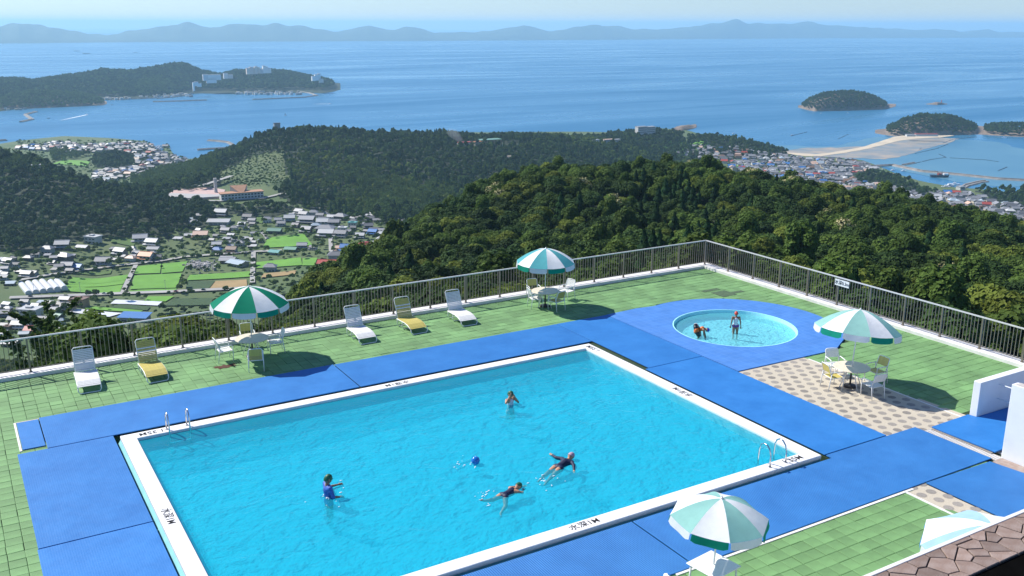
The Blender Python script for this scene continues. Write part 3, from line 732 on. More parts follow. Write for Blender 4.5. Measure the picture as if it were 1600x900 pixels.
# pool ladders ----------------------------------------------------
def ladder(label, pts, sgn):
    t = thing('pool_ladder', label, 'ladder', (pts[0][0], pts[0][1], RT))
    o0 = Vector((pts[0][0], pts[0][1], RT))
    for x, y in pts:
        b0 = Vector((x,y,RT))-o0; P = []
        for a, z in ((0,0),(0,.33),(.05,.5),(.15,.6),(.27,.62),(.38,.55),(.44,.4),(.46,.15),(.46,-.9)): P.append(b0+Vector((0,sgn*a,z)))
        MB().tube(P, .022, 10).obj('handrail', 'steel', t, smooth=True)
        MB().lathe([(.045,.0),(.045,.012)], 12, b0).obj('flange', 'steel', t)
    for z in (-.25,-.5,-.75): MB().box(min(p[0] for p in pts)-o0.x, max(p[0] for p in pts)-o0.x, sgn*.46-.04, sgn*.46+.04, z-.015, z+.015).obj('tread', 'steel', t)
a, b_ = G(1200,728.6,RT), G(1224.5,721,RT); ladder('steel pool ladder at the near right corner', ((a.x,17.3),(b_.x,17.3)), 1)
a, b_ = G(260.5,671,RT), G(292,664.5,RT); ladder('steel pool ladder at the far left corner', ((a.x,28.5),(b_.x,28.5)), -1)

# ball ------------------------------------------------------------
bp = G(743,721,.1); bl = thing('beach_ball', 'shiny blue ball floating in the pool', 'ball', (bp.x,bp.y,.13))
MB().ell((0,0,0),(.125,.125,.125),24,16).obj('ball_skin', 'ball_blue', bl, smooth=True); MB().lathe([(.012,.118),(.012,.129)],8).obj('valve', 'frame_white', bl)
# rust stain under the left table
sp = []; rs = random.Random(3)
for i in range(26):
    a = 2*math.pi*i/26; r_ = .32*(1+.45*rs.uniform(-1,1)); sp.append((r_*1.3*math.cos(a), r_*.55*math.sin(a)))
MB().prism(sp, .0065, .0075).obj('rust_stain', 'rust', terrace, loc=G(354,572))

# ================================================================== PEOPLE
def remesh(mb, voxel, mt, name):
    me = mb.mesh(name, mt); to = bpy.data.objects.new(name, me); COL.objects.link(to)
    r_ = to.modifiers.new('r', 'REMESH'); r_.mode = 'VOXEL'; r_.voxel_size = voxel; r_.use_smooth_shade = True
    s_ = to.modifiers.new('s', 'SMOOTH'); s_.factor = .5; s_.iterations = 3
    bpy.context.view_layer.update()
    me2 = bpy.data.meshes.new_from_object(to.evaluated_get(bpy.context.evaluated_depsgraph_get())); bpy.data.objects.remove(to); bpy.data.meshes.remove(me)
    me2.name = name; me2.materials.clear(); me2.materials.append(MATS[mt]); return me2
STAND = dict(hipL=(.052,0,.5), kneeL=(.056,.012,.275), ankL=(.056,-.005,.045), toeL=(.064,.085,.018), shL=(.112,-.005,.79), elbL=(.145,-.02,.625), wrL=(.155,.03,.475),
             pelvis=(0,0,.515), waist=(0,.005,.60), chest=(0,0,.725), neck=(0,-.008,.83), head=(0,.012,.918))
def person(label, M, h, J, skin, cap, suit, sleeves=False, bottom=None, bare=False):
    j = {k: Vector(v) for k, v in STAND.items()}
    for k in list(j):
        if k.endswith('L'): j[k[:-1]+'R'] = Vector((-j[k].x, j[k].y, j[k].z))
    for k, v in J.items(): j[k] = Vector(v)
    j = {k: v*h for k, v in j.items()}
    t = thing('person', label, 'person'); t.matrix_world = M
    up = (j['head']-j['neck']).normalized()
    fw = Vector(J.get('look', (0,1,0))).normalized(); fw = (fw-up*fw.dot(up)).normalized(); rt = fw.cross(up)
    HM = Matrix((rt, fw, up)).transposed(); H = j['head']; hd = lambda x,y,z: H+HM @ Vector((x*h,y*h,z*h))
    b = MB(); s_ = h
    b.ell(H, (.058*s_,.068*s_,.076*s_), 14, 10, M=HM); b.ell(hd(0,.022,-.035), (.042*s_,.045*s_,.045*s_), 12, 8, M=HM)
    b.cap(hd(0,.064,.012), .008*s_, hd(0,.078,-.01), .011*s_); 
    for sx in (-1,1): b.ell(hd(.06*sx,-.005,-.005), (.008*s_,.016*s_,.022*s_), 8, 6, M=HM)
    b.cap(j['neck'], .034*s_, H-up*.04*s_, .033*s_)
    b.cap(j['pelvis'], .072*s_, j['waist'], .066*s_); b.cap(j['waist'], .066*s_, j['chest'], .078*s_); b.cap(j['chest'], .075*s_, j['neck'], .036*s_)
    for q in 'LR':
        b.cap(j['chest']+(j['sh'+q]-j['chest'])*.35, .062*s_, j['sh'+q], .037*s_); b.cap(j['pelvis'], .06*s_, j['hip'+q], .062*s_)
        b.cap(j['sh'+q], .034*s_, j['elb'+q], .025*s_); b.cap(j['elb'+q], .025*s_, j['wr'+q], .017*s_)
        dr = (j['wr'+q]-j['elb'+q]).normalized(); sd = dr.cross(Vector((0,1,.2))); sd = sd.normalized() if sd.length > .05 else Vector((1,0,0)); nm = dr.cross(sd)
        pm = j['wr'+q]+dr*.04*s_; b.cap(j['wr'+q], .017*s_, pm, .021*s_)
        for k, (o_, l) in enumerate(((-.018,.036),(-.006,.043),(.006,.041),(.017,.032))):
            p0 = pm+sd*o_*s_+dr*.008*s_; p1 = p0+dr*l*.6*s_+sd*o_*.25*s_; b.cap(p0, .0068*s_, p1, .0062*s_, 6); b.cap(p1, .0062*s_, p1+(dr*.8+nm*.5)*l*.5*s_, .0055*s_, 6)
        p0 = j['wr'+q]+dr*.015*s_-sd*.016*s_; b.cap(p0, .008*s_, p0+(dr*.6-sd*.8)*.034*s_, .0065*s_, 6)
        b.cap(j['hip'+q], .062*s_, j['knee'+q], .041*s_); b.cap(j['knee'+q], .04*s_, j['ank'+q], .025*s_)
        kq = j['knee'+q]+(j['ank'+q]-j['knee'+q])*.3; b.ell(kq, (.04*s_,.04*s_,.05*s_), 10, 8)
        b.cap(j['ank'+q], .024*s_, j['toe'+q], .019*s_)
    link('body', remesh(b, .0075*h, skin, 'body'), t)
    # swimwear
    c_ = MB(); e = .006*s_
    c_.cap(j['pelvis'], .072*s_+e, j['waist'], .066*s_+e); c_.cap(j['waist'], .066*s_+e, j['chest'], .079*s_+e)
    for q in 'LR':
        c_.cap(j['pelvis'], .06*s_+e, j['hip'+q], .062*s_+e)
        c_.cap(j['chest']+(j['sh'+q]-j['chest'])*.35, .062*s_+e, j['chest']+(j['sh'+q]-j['chest'])*(1 if sleeves else .45), (.037*s_+e) if sleeves else .05*s_)
        if sleeves:
            c_.cap(j['chest'], .075*s_+e, j['neck'], .034*s_)
            c_.cap(j['sh'+q], .034*s_+e, j['elb'+q], .026*s_+e)
            if sleeves == 2: c_.cap(j['elb'+q], .026*s_+e, j['wr'+q], .017*s_+e)
    if not bare: link('swimsuit', remesh(c_, .009*h, suit, 'swimsuit'), t)
    if bottom:
        c_ = MB(); e2 = e*1.7
        c_.cap(j['pelvis']-Vector((0,0,.01*h)), .071*s_+e2, j['pelvis'], .07*s_+e2)
        for q in 'LR': c_.cap(j['pelvis'], .06*s_+e2, j['hip'+q]*.97+j['knee'+q]*.03, .061*s_+e2)
        link('swim_bottom', remesh(c_, .009*h, bottom, 'swim_bottom'), t)
    # cap: upper part of a slightly larger ellipsoid
    k_ = MB(); n_ = 16; vs = []
    for i in range(9):
        th = (.03+.53*i/8)*math.pi
        for q in range(n_):
            a = 2*math.pi*q/n_; tilt_ = .12*math.sin(a)*(i/8)
            vs.append(hd(.0625*math.sin(th)*math.cos(a), .0725*math.sin(th)*math.sin(a)-.003, .081*math.cos(th)+tilt_*.16))
    k_.add(vs, [(i*n_+q, i*n_+(q+1)%n_, (i+1)*n_+(q+1)%n_, (i+1)*n_+q) for i in range(8) for q in range(n_)] + [tuple(range(n_-1,-1,-1))])
    link('swim_cap', k_.mesh('swim_cap', cap, True), t)
    for sx in (-1,1): MB().ell(hd(.023*sx,.0635,.008), (.0085*s_,.006*s_,.0055*s_), 8, 6, M=HM).obj('eye', 'eye', t, smooth=True)
    MB().ell(hd(0,.0655,-.038), (.016*s_,.006*s_,.005*s_), 8, 6, M=HM).obj('mouth', 'lip', t, smooth=True)
    return t
def upright(p, heading):
    f_ = Vector((heading.x, heading.y, 0)).normalized(); r_ = f_.cross(Vector((0,0,1)))
    return Matrix(((r_.x,f_.x,0,p.x),(r_.y,f_.y,0,p.y),(0,0,1,p.z),(0,0,0,1)))
def prone(p, heading, pitch=0, roll=0):
    z = Vector((heading.x, heading.y, 0)).normalized(); z = (z*math.cos(pitch)+Vector((0,0,math.sin(pitch)))); y = Vector((0,0,-1)); y = (y-z*y.dot(z)).normalized(); x = y.cross(z)
    return Matrix(((x.x,y.x,z.x,p.x),(x.y,y.y,z.y,p.y),(x.z,y.z,z.z,p.z),(0,0,0,1))) @ Matrix.Rotation(roll, 4, 'Z')
p = G(513,774,.02); p.z = -.95
person('child in green cap and blue shirt standing at the left of the pool', upright(p, RH*.8+FH*.5), 1.58, dict(elbR=(-.2,.10,.66), wrR=(-.22,.27,.645), elbL=(.16,.03,.64), wrL=(.13,.16,.60)), 'skin_dark', 'cap_green', 'suit_blue', sleeves=1)
p = G(797,631,.02); p.z = -.93
person('child in green cap at the far side of the pool, hands raised to the face', upright(p, RH*.75-FH*.7), 1.42, dict(elbL=(.20,.06,.76), wrL=(.085,.07,.90), elbR=(-.15,.12,.70), wrR=(-.04,.11,.86), kneeL=(.06,-.02,.33), ankL=(.06,-.2,.30), toeL=(.06,-.28,.27), kneeR=(-.06,.05,.31), ankR=(-.06,-.12,.26), toeR=(-.06,-.2,.23), look=(-.2,1,0)), 'skin', 'cap_green', 'suit_white')
a, b_ = G(788,774,.0), G(816.5,758,.05); hv = b_-a; p = a-hv.normalized()*.52*1.35; p.z = -.07
person('swimmer in navy suit and green cap, frog kicking, nearest the near edge', prone(p, hv, R(5)), 1.35, dict(elbL=(.17,.03,.86), wrL=(.06,.07,.98), elbR=(-.10,.03,.92), wrR=(-.03,.05,1.06), kneeL=(.17,.10,.38), ankL=(.21,.16,.20), toeL=(.26,.2,.16), kneeR=(-.10,.03,.30), ankR=(-.14,-.02,.12), toeR=(-.16,-.06,.05), head=(0,-.035,.925), look=(0,.6,.8)), 'skin', 'cap_green', 'suit_navy')
a, b_ = G(873,730,.0), G(897,714,.05); hv = b_-a; p = a-hv.normalized()*.52*1.5; p.z = -.115
person('swimmer in long-sleeved navy top and mauve cap, arms spread', prone(p, hv, R(8)), 1.5, dict(elbL=(.22,-.02,.70), wrL=(.30,.0,.60), elbR=(-.24,-.01,.76), wrR=(-.36,.0,.80), kneeL=(.05,.02,.28), ankL=(.06,.05,.07), toeL=(.06,.07,.0), kneeR=(-.06,.0,.28), ankR=(-.07,.02,.06), toeR=(-.075,.04,-.01), head=(0,-.04,.922), look=(0,.5,.85)), 'skin', 'cap_mauve', 'suit_navy', sleeves=2)
p = G(1148.5,521,-.1); p.z = -.36
person('girl in red cap and white swimsuit standing in the paddling pool', upright(p, FH+RH*.05), 1.2, dict(hipL=(.058,0,.5), kneeL=(.062,0,.275), ankL=(.066,-.01,.045), wrL=(.175,.0,.47), elbL=(.155,-.02,.62)), 'skin_dark', 'cap_red', 'suit_white', bottom='suit_purple')
p = G(1091,526,-.1); p.z = -.36
P6 = dict(pelvis=(0,-.10,.44), waist=(0,-.03,.49), chest=(0,.13,.545), neck=(0,.24,.54), head=(0,.315,.515), look=(0,.6,-.8), hipL=(.055,-.1,.42), hipR=(-.055,-.1,.42), kneeL=(.065,.02,.26), kneeR=(-.065,.03,.26), ankL=(.06,-.05,.045), ankR=(-.06,-.06,.045), toeL=(.065,.04,.018), toeR=(-.065,.03,.018),
          shL=(.1,.18,.53), shR=(-.1,.18,.53), elbL=(.14,.2,.37), elbR=(-.14,.21,.37), wrL=(.1,.25,.22), wrR=(-.1,.26,.22))
hdg = RH-FH*.25
person('child in blue cap bending over in the paddling pool, wearing a swim ring', upright(p, hdg), 1.12, P6, 'skin_dark', 'cap_blue', 'ring_orange')
rg = thing('swim_ring', 'black and yellow swim ring round the bending child', 'swim ring'); rg.matrix_world = upright(p, hdg) @ Matrix.Translation((0,-.05,.53)) @ Matrix.Rotation(R(-68), 4, 'X')
for k in range(12):
    mb = MB(); pts = [(.2*math.cos(2*math.pi*(k+u/5)/12), .2*math.sin(2*math.pi*(k+u/5)/12), 0) for u in range(6)]
    mb.tube(pts, .095, 12); mb.obj('ring_segment', ('ring_black','ring_black','ring_orange','ring_black','ring_black','ring_yellow','ring_black','ring_black','frame_white','ring_black','ring_black','ring_orange')[k], rg, smooth=True)
# small white splashes round the swimmers
mat('foam', (.85,.9,.93), .4, .05, 5)
for lb, cx, cy, n_ in (('white splash drops around the child in the blue shirt',513,775,22),('white splash beside the floating ball',726,727,16),('white splash behind the spread-armed swimmer',848,750,20),('white splash behind the frog-kicking swimmer',757,772,18)):
    mb = MB(); c0 = G(cx,cy,.03); c0.z = WZ+.012
    for i in range(n_):
        a = random.uniform(0,6.28); r_ = abs(random.gauss(0,.32)); q = random.uniform(.006,.022)
        mb.ell((r_*math.cos(a), r_*math.sin(a), random.uniform(-.002,.01)), (q*random.uniform(1,2.6), q, q*.5), 6, 4)
    o = mb.obj('splash', 'foam', smooth=True, loc=c0); tag(o, lb, kind='stuff')
# ================================================================== TERRAIN
mat('soil_green', (.05,.10,.022), .9, .3, .012, .5, .3, col2=(.11,.14,.05), detail=8)
mat('rock_shore', (.14,.10,.075), .9, .3, .05, .5, .4, col2=(.26,.2,.15), detail=8)
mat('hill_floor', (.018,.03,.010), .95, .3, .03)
mat('far_hill', (.035,.065,.035), .95, .35, .004, detail=9, col2=(.06,.09,.045))
mat('road', (.36,.35,.33), .9, .12, .05)
mat('sand', (.56,.47,.34), .9, .1, .02, detail=8)

def polar(p): D = p.x*FH.x+p.y*FH.y; return (p.x*RH.x+p.y*RH.y)/D, D
CP = []       # control points (a, lnD, ground z)
def cpt(p, dz=0):
    a, D = polar(p); CP.append((a, math.log(D), p.z+dz))
def canopy(L, th=12.5):
    for px, py, D in L: cpt(GD(px,py,D), -th)
def floor_(L):
    for px, py, z in L: cpt(G(px,py,z))
def under(L):
    for px, D, z in L:
        p = GD(px,450,D); p.z = z; cpt(p)
# terrace surroundings, hidden slopes
under([(px,D,z) for px in (-250,100,450,800,1150,1500,1850) for D,z in ((14,-15),(26,-15))])
under([(-250,45,-14),(0,45,-14),(200,46,-14),(400,50,-16),(600,58,-19),(800,66,-20),(1000,62,-20),(1200,58,-20),(1400,55,-20),(1600,52,-20),(1850,50,-20)])
under([(px,150,-66) for px in (-250,-100,50,200,330)]+[(px,300,-135) for px in (-250,-100,50,200,330)]+[(px,480,-196) for px in (-250,-100,50,200,350)]+[(px,620,-226) for px in (-250,-100,50,200,380)])
# near wooded hill (tree-top pixels with distance)
canopy([(440,452,300),(480,436,320),(520,418,340),(560,398,360),(600,374,380),(640,348,400),(680,322,420),(720,299,440),(760,282,455),(800,268,465),(850,258,475),(950,255,480),(1050,252,485),(1100,254,485),(1150,266,480),(1200,274,470),(1250,280,465),(1300,292,460),(1350,296,455),(1400,305,450),(1450,315,445),(1500,323,440),(1550,330,435),(1600,348,420),(1750,380,400)])
canopy([(480,470,200),(560,460,180),(650,420,240),(700,400,260),(800,340,350),(800,410,210),(900,350,330),(900,420,180),(1000,330,350),(1000,400,190),(1100,320,350),(1100,380,215),(1200,350,290),(1200,400,200),(1300,400,220),(1300,340,330),(1400,430,180),(1400,350,310),(1500,440,175),(1500,370,280),(1600,460,150),(1600,400,240),(1750,460,150)])
canopy([(-200,545,56),(-80,540,57),(0,535,58),(100,526,62),(250,512,66),(350,496,70)], 8.5)
canopy([(-150,545,90),(0,540,92),(100,525,95),(220,509,98),(320,494,102)], 10.5)
canopy([(500,492,84),(650,470,100),(800,455,115),(950,430,130),(1100,408,135),(1250,440,110),(1400,490,95),(1550,530,85),(1700,560,80)])
under([(px,D,z) for px in (800,950,1100,1250,1400,1600,1800) for D,z in ((680,-170),(900,-235),(1150,-268))]+[(650,620,-190),(700,800,-226)])
# valley floor
floor_([(-150,540,-226),(0,530,-229),(100,515,-232),(200,480,-236),(300,440,-238),(400,400,-238),(500,440,-234),(560,400,-234),(620,352,-230),(0,430,-230),(150,430,-238),(100,385,-226),(-100,420,-224),(250,382,-234),(350,362,-234),(480,352,-234),(560,345,-231),(430,325,-229),(600,332,-226),(0,395,-222)])
floor_([(270,306,-224),(330,309,-223),(400,305,-223),(460,308,-222),(330,282,-221),(420,285,-217)])
# left dark wooded hill
canopy([(-150,225,1420),(0,234,1400),(50,244,1390),(100,262,1370),(150,286,1330),(200,296,1290),(250,312,1240),(300,332,1200),(0,300,1240),(100,310,1210),(200,335,1150),(0,350,1110),(100,345,1110),(-150,300,1250),(280,352,1130)], 11.5)
# coast plains
floor_([(250,272,-283),(200,252,-285),(150,238,-285.5),(60,228,-286),(0,228,-286),(-150,232,-286),(230,288,-278),(290,262,-281),(210,300,-262)])
under([(60,1750,-278),(-100,1750,-275),(140,1600,-272)])
# middle ridge
canopy([(320,250,1800),(360,236,1830),(395,212,1850),(430,200,1870),(480,198,1900),(540,200,1930),(620,205,1960),(700,206,2000),(800,210,2020),(880,212,2050),(950,219,2090),(1020,236,2130)], 11)
canopy([(450,245,1640),(520,250,1620),(600,262,1560),(700,262,1560),(800,250,1700),(900,240,1850),(1000,250,1900),(480,295,1420),(560,300,1380),(640,318,1310),(700,300,1330),(560,328,1290),(800,275,1500),(960,262,1700),(380,250,1650),(340,272,1520),(400,275,1480),(250,282,1540)], 10.5)
under([(600,2250,-262),(750,2300,-262),(900,2330,-268),(450,2150,-262)])
# right-hand coast
floor_([(1010,240,-277),(1060,232,-279),(1080,247,-284),(1150,257,-285),(1250,262,-285.5),(1350,282,-285.5),(1450,300,-285.5),(1550,320,-285.5),(1600,330,-285.5),(1750,345,-285.5),(1050,255,-280),(1150,285,-280),(1850,330,-285)])
canopy([(1085,218,2330),(1100,213,2340),(1135,215,2330),(1168,221,2310),(1200,232,2270),(1120,228,2260),(980,212,2300),(1010,207,2380),(1045,206,2400)], 9)
floor_([(px,py+1.2,-285.5) for px,py in ((300,250.5),(372,238),(400,224),(480,210),(540,209),(600,208.5),(680,208.5),(760,209),(840,209),(900,208),(960,209),(985,205.5),(1010,202),(1050,205),(1072,206),(1090,212),(1130,216),(1180,229),(0,227),(40,221),(100,215),(170,218),(230,223),(-200,232))])
CP = np.array(CP); KA, KL = 7.0, 2.6
XA = np.stack([CP[:,0]*KA, CP[:,1]*KL], 1)
# drop duplicates
keep = []
for i in range(len(XA)):
    if all(np.hypot(*(XA[i]-XA[j])) > .02 for j in keep): keep.append(i)
XA = XA[keep]; ZA = CP[keep,2]
def phi(r): return r
DM = phi(np.sqrt(((XA[:,None]-XA[None])**2).sum(2))); n = len(XA)
Pm = np.concatenate([np.ones((n,1)), XA], 1)
SYS = np.block([[DM+.004*np.eye(n)*-1, Pm],[Pm.T, np.zeros((3,3))]]); SOL = np.linalg.solve(SYS, np.concatenate([ZA, np.zeros(3)]))
def tz_raw(a, D):
    q = np.stack([np.asarray(a,float).ravel()*KA, np.log(np.asarray(D,float).ravel())*KL], 1)
    out = np.zeros(len(q))
    for s in range(0, len(q), 4000):
        e = q[s:s+4000]; K_ = phi(np.sqrt(((e[:,None]-XA[None])**2).sum(2))); out[s:s+4000] = K_ @ SOL[:n] + SOL[n] + e @ SOL[n+1:]
    return out
COAST = [(-500,232),(-200,230),(0,225),(40,219),(100,213),(170,216),(230,221),(262,226),(266,233),(250,240),(272,246),(300,249),(330,243),(372,236),(400,222),(480,208),(600,206),(760,207),(900,206),(960,207),(985,203),(1010,199),(1050,202),(1072,203),(1090,209),(1130,213),(1180,226),(1222,238),(1262,244),(1300,246),(1345,250),(1378,262),(1400,272),(1440,284),(1490,293),(1530,296),(1570,300),(1620,302),(1800,306),(2200,312)]
cA, cD = [], []
for px, py in COAST:
    a, D = polar(G(px,py,SEA)); cA.append(a); cD.append(D)
cA, cD = np.array(cA), np.array(cD); od = np.argsort(cA); cA, cD = cA[od], cD[od]
def coastD(a): return np.interp(a, cA, cD)
def terrain_z(a, D):
    a = np.asarray(a,float).ravel(); D = np.asarray(D,float).ravel(); z = tz_raw(a, D); c_ = coastD(a)
    k = np.clip((c_-D)/90, 0, 1); k = k*k*(3-2*k)
    z = np.maximum(z, np.where(D > 1300, -286.6, -1e9)); return -287.2*(1-k)+z*k
def tz(x, y):
    D = x*FH.x+y*FH.y; return float(terrain_z([(x*RH.x+y*RH.y)/D], [D])[0])
def on_ground(px, py, z0=-235):
    z = z0
    for _ in range(7): p = G(px,py,z); z = .5*z+.5*tz(p.x,p.y)
    p = G(px,py,z); p.z = tz(p.x,p.y); return p
na, nd = 260, 230
aa = np.linspace(-.98, .98, na); ss = np.linspace(0,1,nd)
Agrid = np.repeat(aa, nd); cc = coastD(aa)
Dg = np.stack([np.exp(np.log(12)+(np.log(c_)-np.log(12))*ss) for c_ in cc])
# finer far rows
Dg = np.stack([np.where(ss < .45, 12*np.exp((np.log(500/12))*ss/.45), 500+(c_-500)*(ss-.45)/.55) for c_ in cc])
Zg = terrain_z(Agrid, Dg.ravel()).reshape(na, nd)
v = []
for i in range(na):
    for j in range(nd):
        p = (FH+RH*aa[i])*Dg[i,j]; v.append((p.x,p.y,Zg[i,j]))
    p = (FH+RH*aa[i])*(Dg[i,-1]+14); v.append((p.x,p.y,SEA-4))
ndd = nd+1
tb = MB().add(v, [(i*ndd+j, (i+1)*ndd+j, (i+1)*ndd+j+1, i*ndd+j+1) for i in range(na-1) for j in range(nd)])
struct(tb.obj('hillside_terrain', 'soil_green', smooth=True), 'wooded hills and valley below the terrace')

# ================================================================== SEA
def mat_sea():
    m, t, p, o = nodes('sea_water')
    tc = N(t, 'ShaderNodeTexCoord'); mp = N(t, 'ShaderNodeMapping'); mp.inputs['Rotation'].default_value = (0,0,YAW); mp.inputs['Scale'].default_value = (.35,1.6,1)
    t.links.new(tc.outputs['Object'], mp.inputs['Vector'])
    a = N(t, 'ShaderNodeTexNoise'); a.inputs['Scale'].default_value = .0011; a.inputs['Detail'].default_value = 9; a.inputs['Roughness'].default_value = .62; a.inputs['Distortion'].default_value = 1.2
    t.links.new(mp.outputs[0], a.inputs['Vector'])
    r1 = N(t, 'ShaderNodeMapRange'); r1.inputs['From Min'].default_value = .35; r1.inputs['From Max'].default_value = .68; r1.inputs['To Min'].default_value = .42; r1.inputs['To Max'].default_value = .16
    t.links.new(a.outputs['Fac'], r1.inputs['Value']); t.links.new(r1.outputs[0], p.inputs['Roughness'])
    mx = N(t, 'ShaderNodeMix', data_type='RGBA'); mx.inputs['A'].default_value = (.022,.14,.28,1); mx.inputs['B'].default_value = (.045,.2,.35,1)
    r2 = N(t, 'ShaderNodeMapRange'); r2.inputs['From Min'].default_value = .35; r2.inputs['From Max'].default_value = .7; t.links.new(a.outputs['Fac'], r2.inputs['Value']); t.links.new(r2.outputs[0], mx.inputs['Factor'])
    t.links.new(mx.outputs['Result'], p.inputs['Base Color']); p.inputs['IOR'].default_value = 1.33; p.inputs['Specular IOR Level'].default_value = .5
    b = N(t, 'ShaderNodeTexNoise'); b.inputs['Scale'].default_value = .06; b.inputs['Detail'].default_value = 6
    t.links.new(tc.outputs['Object'], b.inputs['Vector']); bp_ = N(t, 'ShaderNodeBump'); bp_.inputs['Strength'].default_value = .5; bp_.inputs['Distance'].default_value = 1.2
    t.links.new(b.outputs['Fac'], bp_.inputs['Height']); t.links.new(bp_.outputs[0], p.inputs['Normal'])
mat_sea()
def fr_pt(D, a): return (FH+RH*a)*D
sv = [fr_pt(D,a) for D,a in ((300,-40),(56000,-1.0),(56000,1.0),(300,40))]
sv = [(-34000,-2000),(46000,-34000),(72000,26000),(2000,72000)]
c0 = FH*28000; u_, v_ = FH*29000, RH*36000
sea = MB().add([tuple((c0-u_-v_)+Vector((0,0,SEA))), tuple((c0-u_+v_)+Vector((0,0,SEA))), tuple((c0+u_+v_)+Vector((0,0,SEA))), tuple((c0+u_-v_)+Vector((0,0,SEA)))], [(0,1,2,3)])
struct(sea.obj('sea', 'sea_water'), 'blue bay reaching to the horizon')

# ================================================================== islands, peninsula, far hills
FOREST = []     # (x,y,z, radius scale, species list, lod)
def patch(name, label, near, crest, depth, mt, far_scale=1.0, step=6, nrow=18, trees=None, back=1.3, rough=0.0, struct_=True, th=0.0, power=1.0, skirt=3):
    """landform: shore line pixels at sea level, crest pixels; 'depth' metres shore-to-crest"""
    nx0, nx1 = max(near[0][0], crest[0][0]), min(near[-1][0], crest[-1][0])
    xs = np.arange(nx0, nx1+.1, step); ny_ = np.interp(xs, [p[0] for p in near], [p[1] for p in near]); cy_ = np.interp(xs, [p[0] for p in crest], [p[1] for p in crest])
    vs, cols = [], []
    for x, yn, yc in zip(xs, ny_, cy_):
        e = min(1, (x-nx0)/max(1,(nx1-nx0))*8+.12, (nx1-x)/max(1,(nx1-nx0))*8+.12)
        pn = G(x,yn,SEA); a, Dn = polar(pn); dd = depth*e**.5; pc = GD(x,yc,Dn+dd); hc = max(1.5, pc.z-SEA-th)
        col = []
        for k in range(-1, nrow+1):
            if k == -1: D, z = Dn-skirt, -2.0
            else:
                s = k/nrow; D = Dn+dd*(1+back)*s; sc = s*(1+back)
                z = hc*(math.sin(min(1,sc)*math.pi/2)**power if sc <= 1 else max(0, math.cos((sc-1)/back*math.pi/2))**1.2)
                if rough: z *= 1+rough*noise.noise((x*.045, k*.33, len(name)))
                z += -.5 if k == nrow else .3
                if k == nrow: z = -2
            p = (FH+RH*a)*D; col.append((p.x,p.y,SEA+z))
        cols.append(col)
    r_ = nrow+2; vs = [q for c_ in cols for q in c_]
    o = MB().add(vs, [(i*r_+j,(i+1)*r_+j,(i+1)*r_+j+1,i*r_+j+1) for i in range(len(cols)-1) for j in range(r_-1)]).obj(name, mt, smooth=True)
    struct(o, label)
    if trees:
        spacing, sc_, kinds, minz = trees
        for i in range(len(cols)-1):
            for j in range(r_-1):
                A_, B_, C_, E_ = (Vector(cols[i][j]), Vector(cols[i+1][j]), Vector(cols[i+1][j+1]), Vector(cols[i][j+1]))
                area = ((B_-A_).cross(E_-A_)).length; m_ = area/spacing**2; m_ = int(m_)+(random.random() < m_-int(m_))
                for _ in range(m_):
                    u, w_ = random.random(), random.random(); p = (A_*(1-u)+B_*u)*(1-w_)+(E_*(1-u)+C_*u)*w_
                    if p.z > SEA+minz: FOREST.append((p.x,p.y,p.z,sc_*random.uniform(.75,1.25),random.choice(kinds),'far'))
    return cols
CREST = [(-260,50),(-120,47),(0,42),(32,35.5),(78,42),(135,52),(169,55.7),(202,49),(236,44),(263,42),(287,34.8),(331,43),(371,37.8),(415,38.8),(455,38.8),(482,43.9),(530,49),(555,45),(577,40.5),(604,47),(626,45),(648,42),(678,50.6),(746,50.6),(780,46),(817,40.5),(861,49),(880,46),(901,42),(935,40),(985,43.9),(1023,47),(1060,43.9),(1094,39.8),(1151,31.4),(1188,37.8),(1215,37),(1262,34.8),(1296,40.5),(1381,43.9),(1431,47),(1470,45.6),(1499,49),(1543,46.6),(1559,50),(1600,50.6),(1700,47),(1850,50)]
patch('far_hills', 'hazy blue hills across the bay', [(-260,69),(0,68),(250,65.5),(520,64.5),(900,62.5),(1250,60),(1850,58)], CREST, 1500, 'far_hill', step=3, nrow=14, rough=.22, power=.9)
PN = [(-200,178),(0,174),(30,170),(56,168),(90,166),(120,161),(140,158),(166,156.5),(219,154.5),(260,150),(312,146),(365,147),(420,146),(470,145),(505,146),(522,143),(534,139.5)]
PCR = [(-200,126),(0,127.5),(40,127.5),(58,132),(87,125),(130,119),(166,112.5),(200,113),(224,111),(255,107),(276,102),(290,102),(318,113.5),(347,121.5),(368,114),(400,112),(435,112.5),(470,119),(505,126),(520,130),(534,138.5)]
pen = patch('wooded_peninsula', 'wooded peninsula with hotels across the bay', PN, PCR, 620, 'hill_floor', step=4, nrow=20, trees=(12.5,2.0,('b','b','d','m'),7), th=9, rough=.12, power=1.5)
pen2 = patch('wooded_knoll', 'low wooded knoll on the near shore of the peninsula', [(2,172),(60,169),(120,166.5),(161,164.5),(168,162)], [(2,156),(20,148),(50,143),(90,144),(130,147),(150,152),(168,161)], 150, 'rock_shore', step=3, nrow=12, trees=(8,1.25,('m','w','m','b'),2.0), th=7, power=.8)
patch('wooded_slope', 'lighter green wooded slope in front of the peninsula ridge', [(178,153.5),(220,152.5),(262,149),(292,146.5)], [(178,150),(196,137),(222,126),(252,122),(272,127),(292,142)], 260, 'hill_floor', step=4, nrow=14, trees=(10,1.5,('m','w','m'),4), th=8, power=.8)
patch('wooded_island', 'oval wooded island with pale rocky shore in the bay', [(1247,168),(1262,172),(1273,174),(1320,173),(1384,171),(1401,166)], [(1247,167),(1254,163),(1262,155),(1280,147),(1296,144.5),(1326,142.5),(1350,146),(1364,151),(1380,160),(1388,165.5),(1401,165.2)], 120, 'rock_shore', step=2.5, nrow=14, trees=(7.5,1.2,('b','b','d'),2.2), th=7, power=.55)
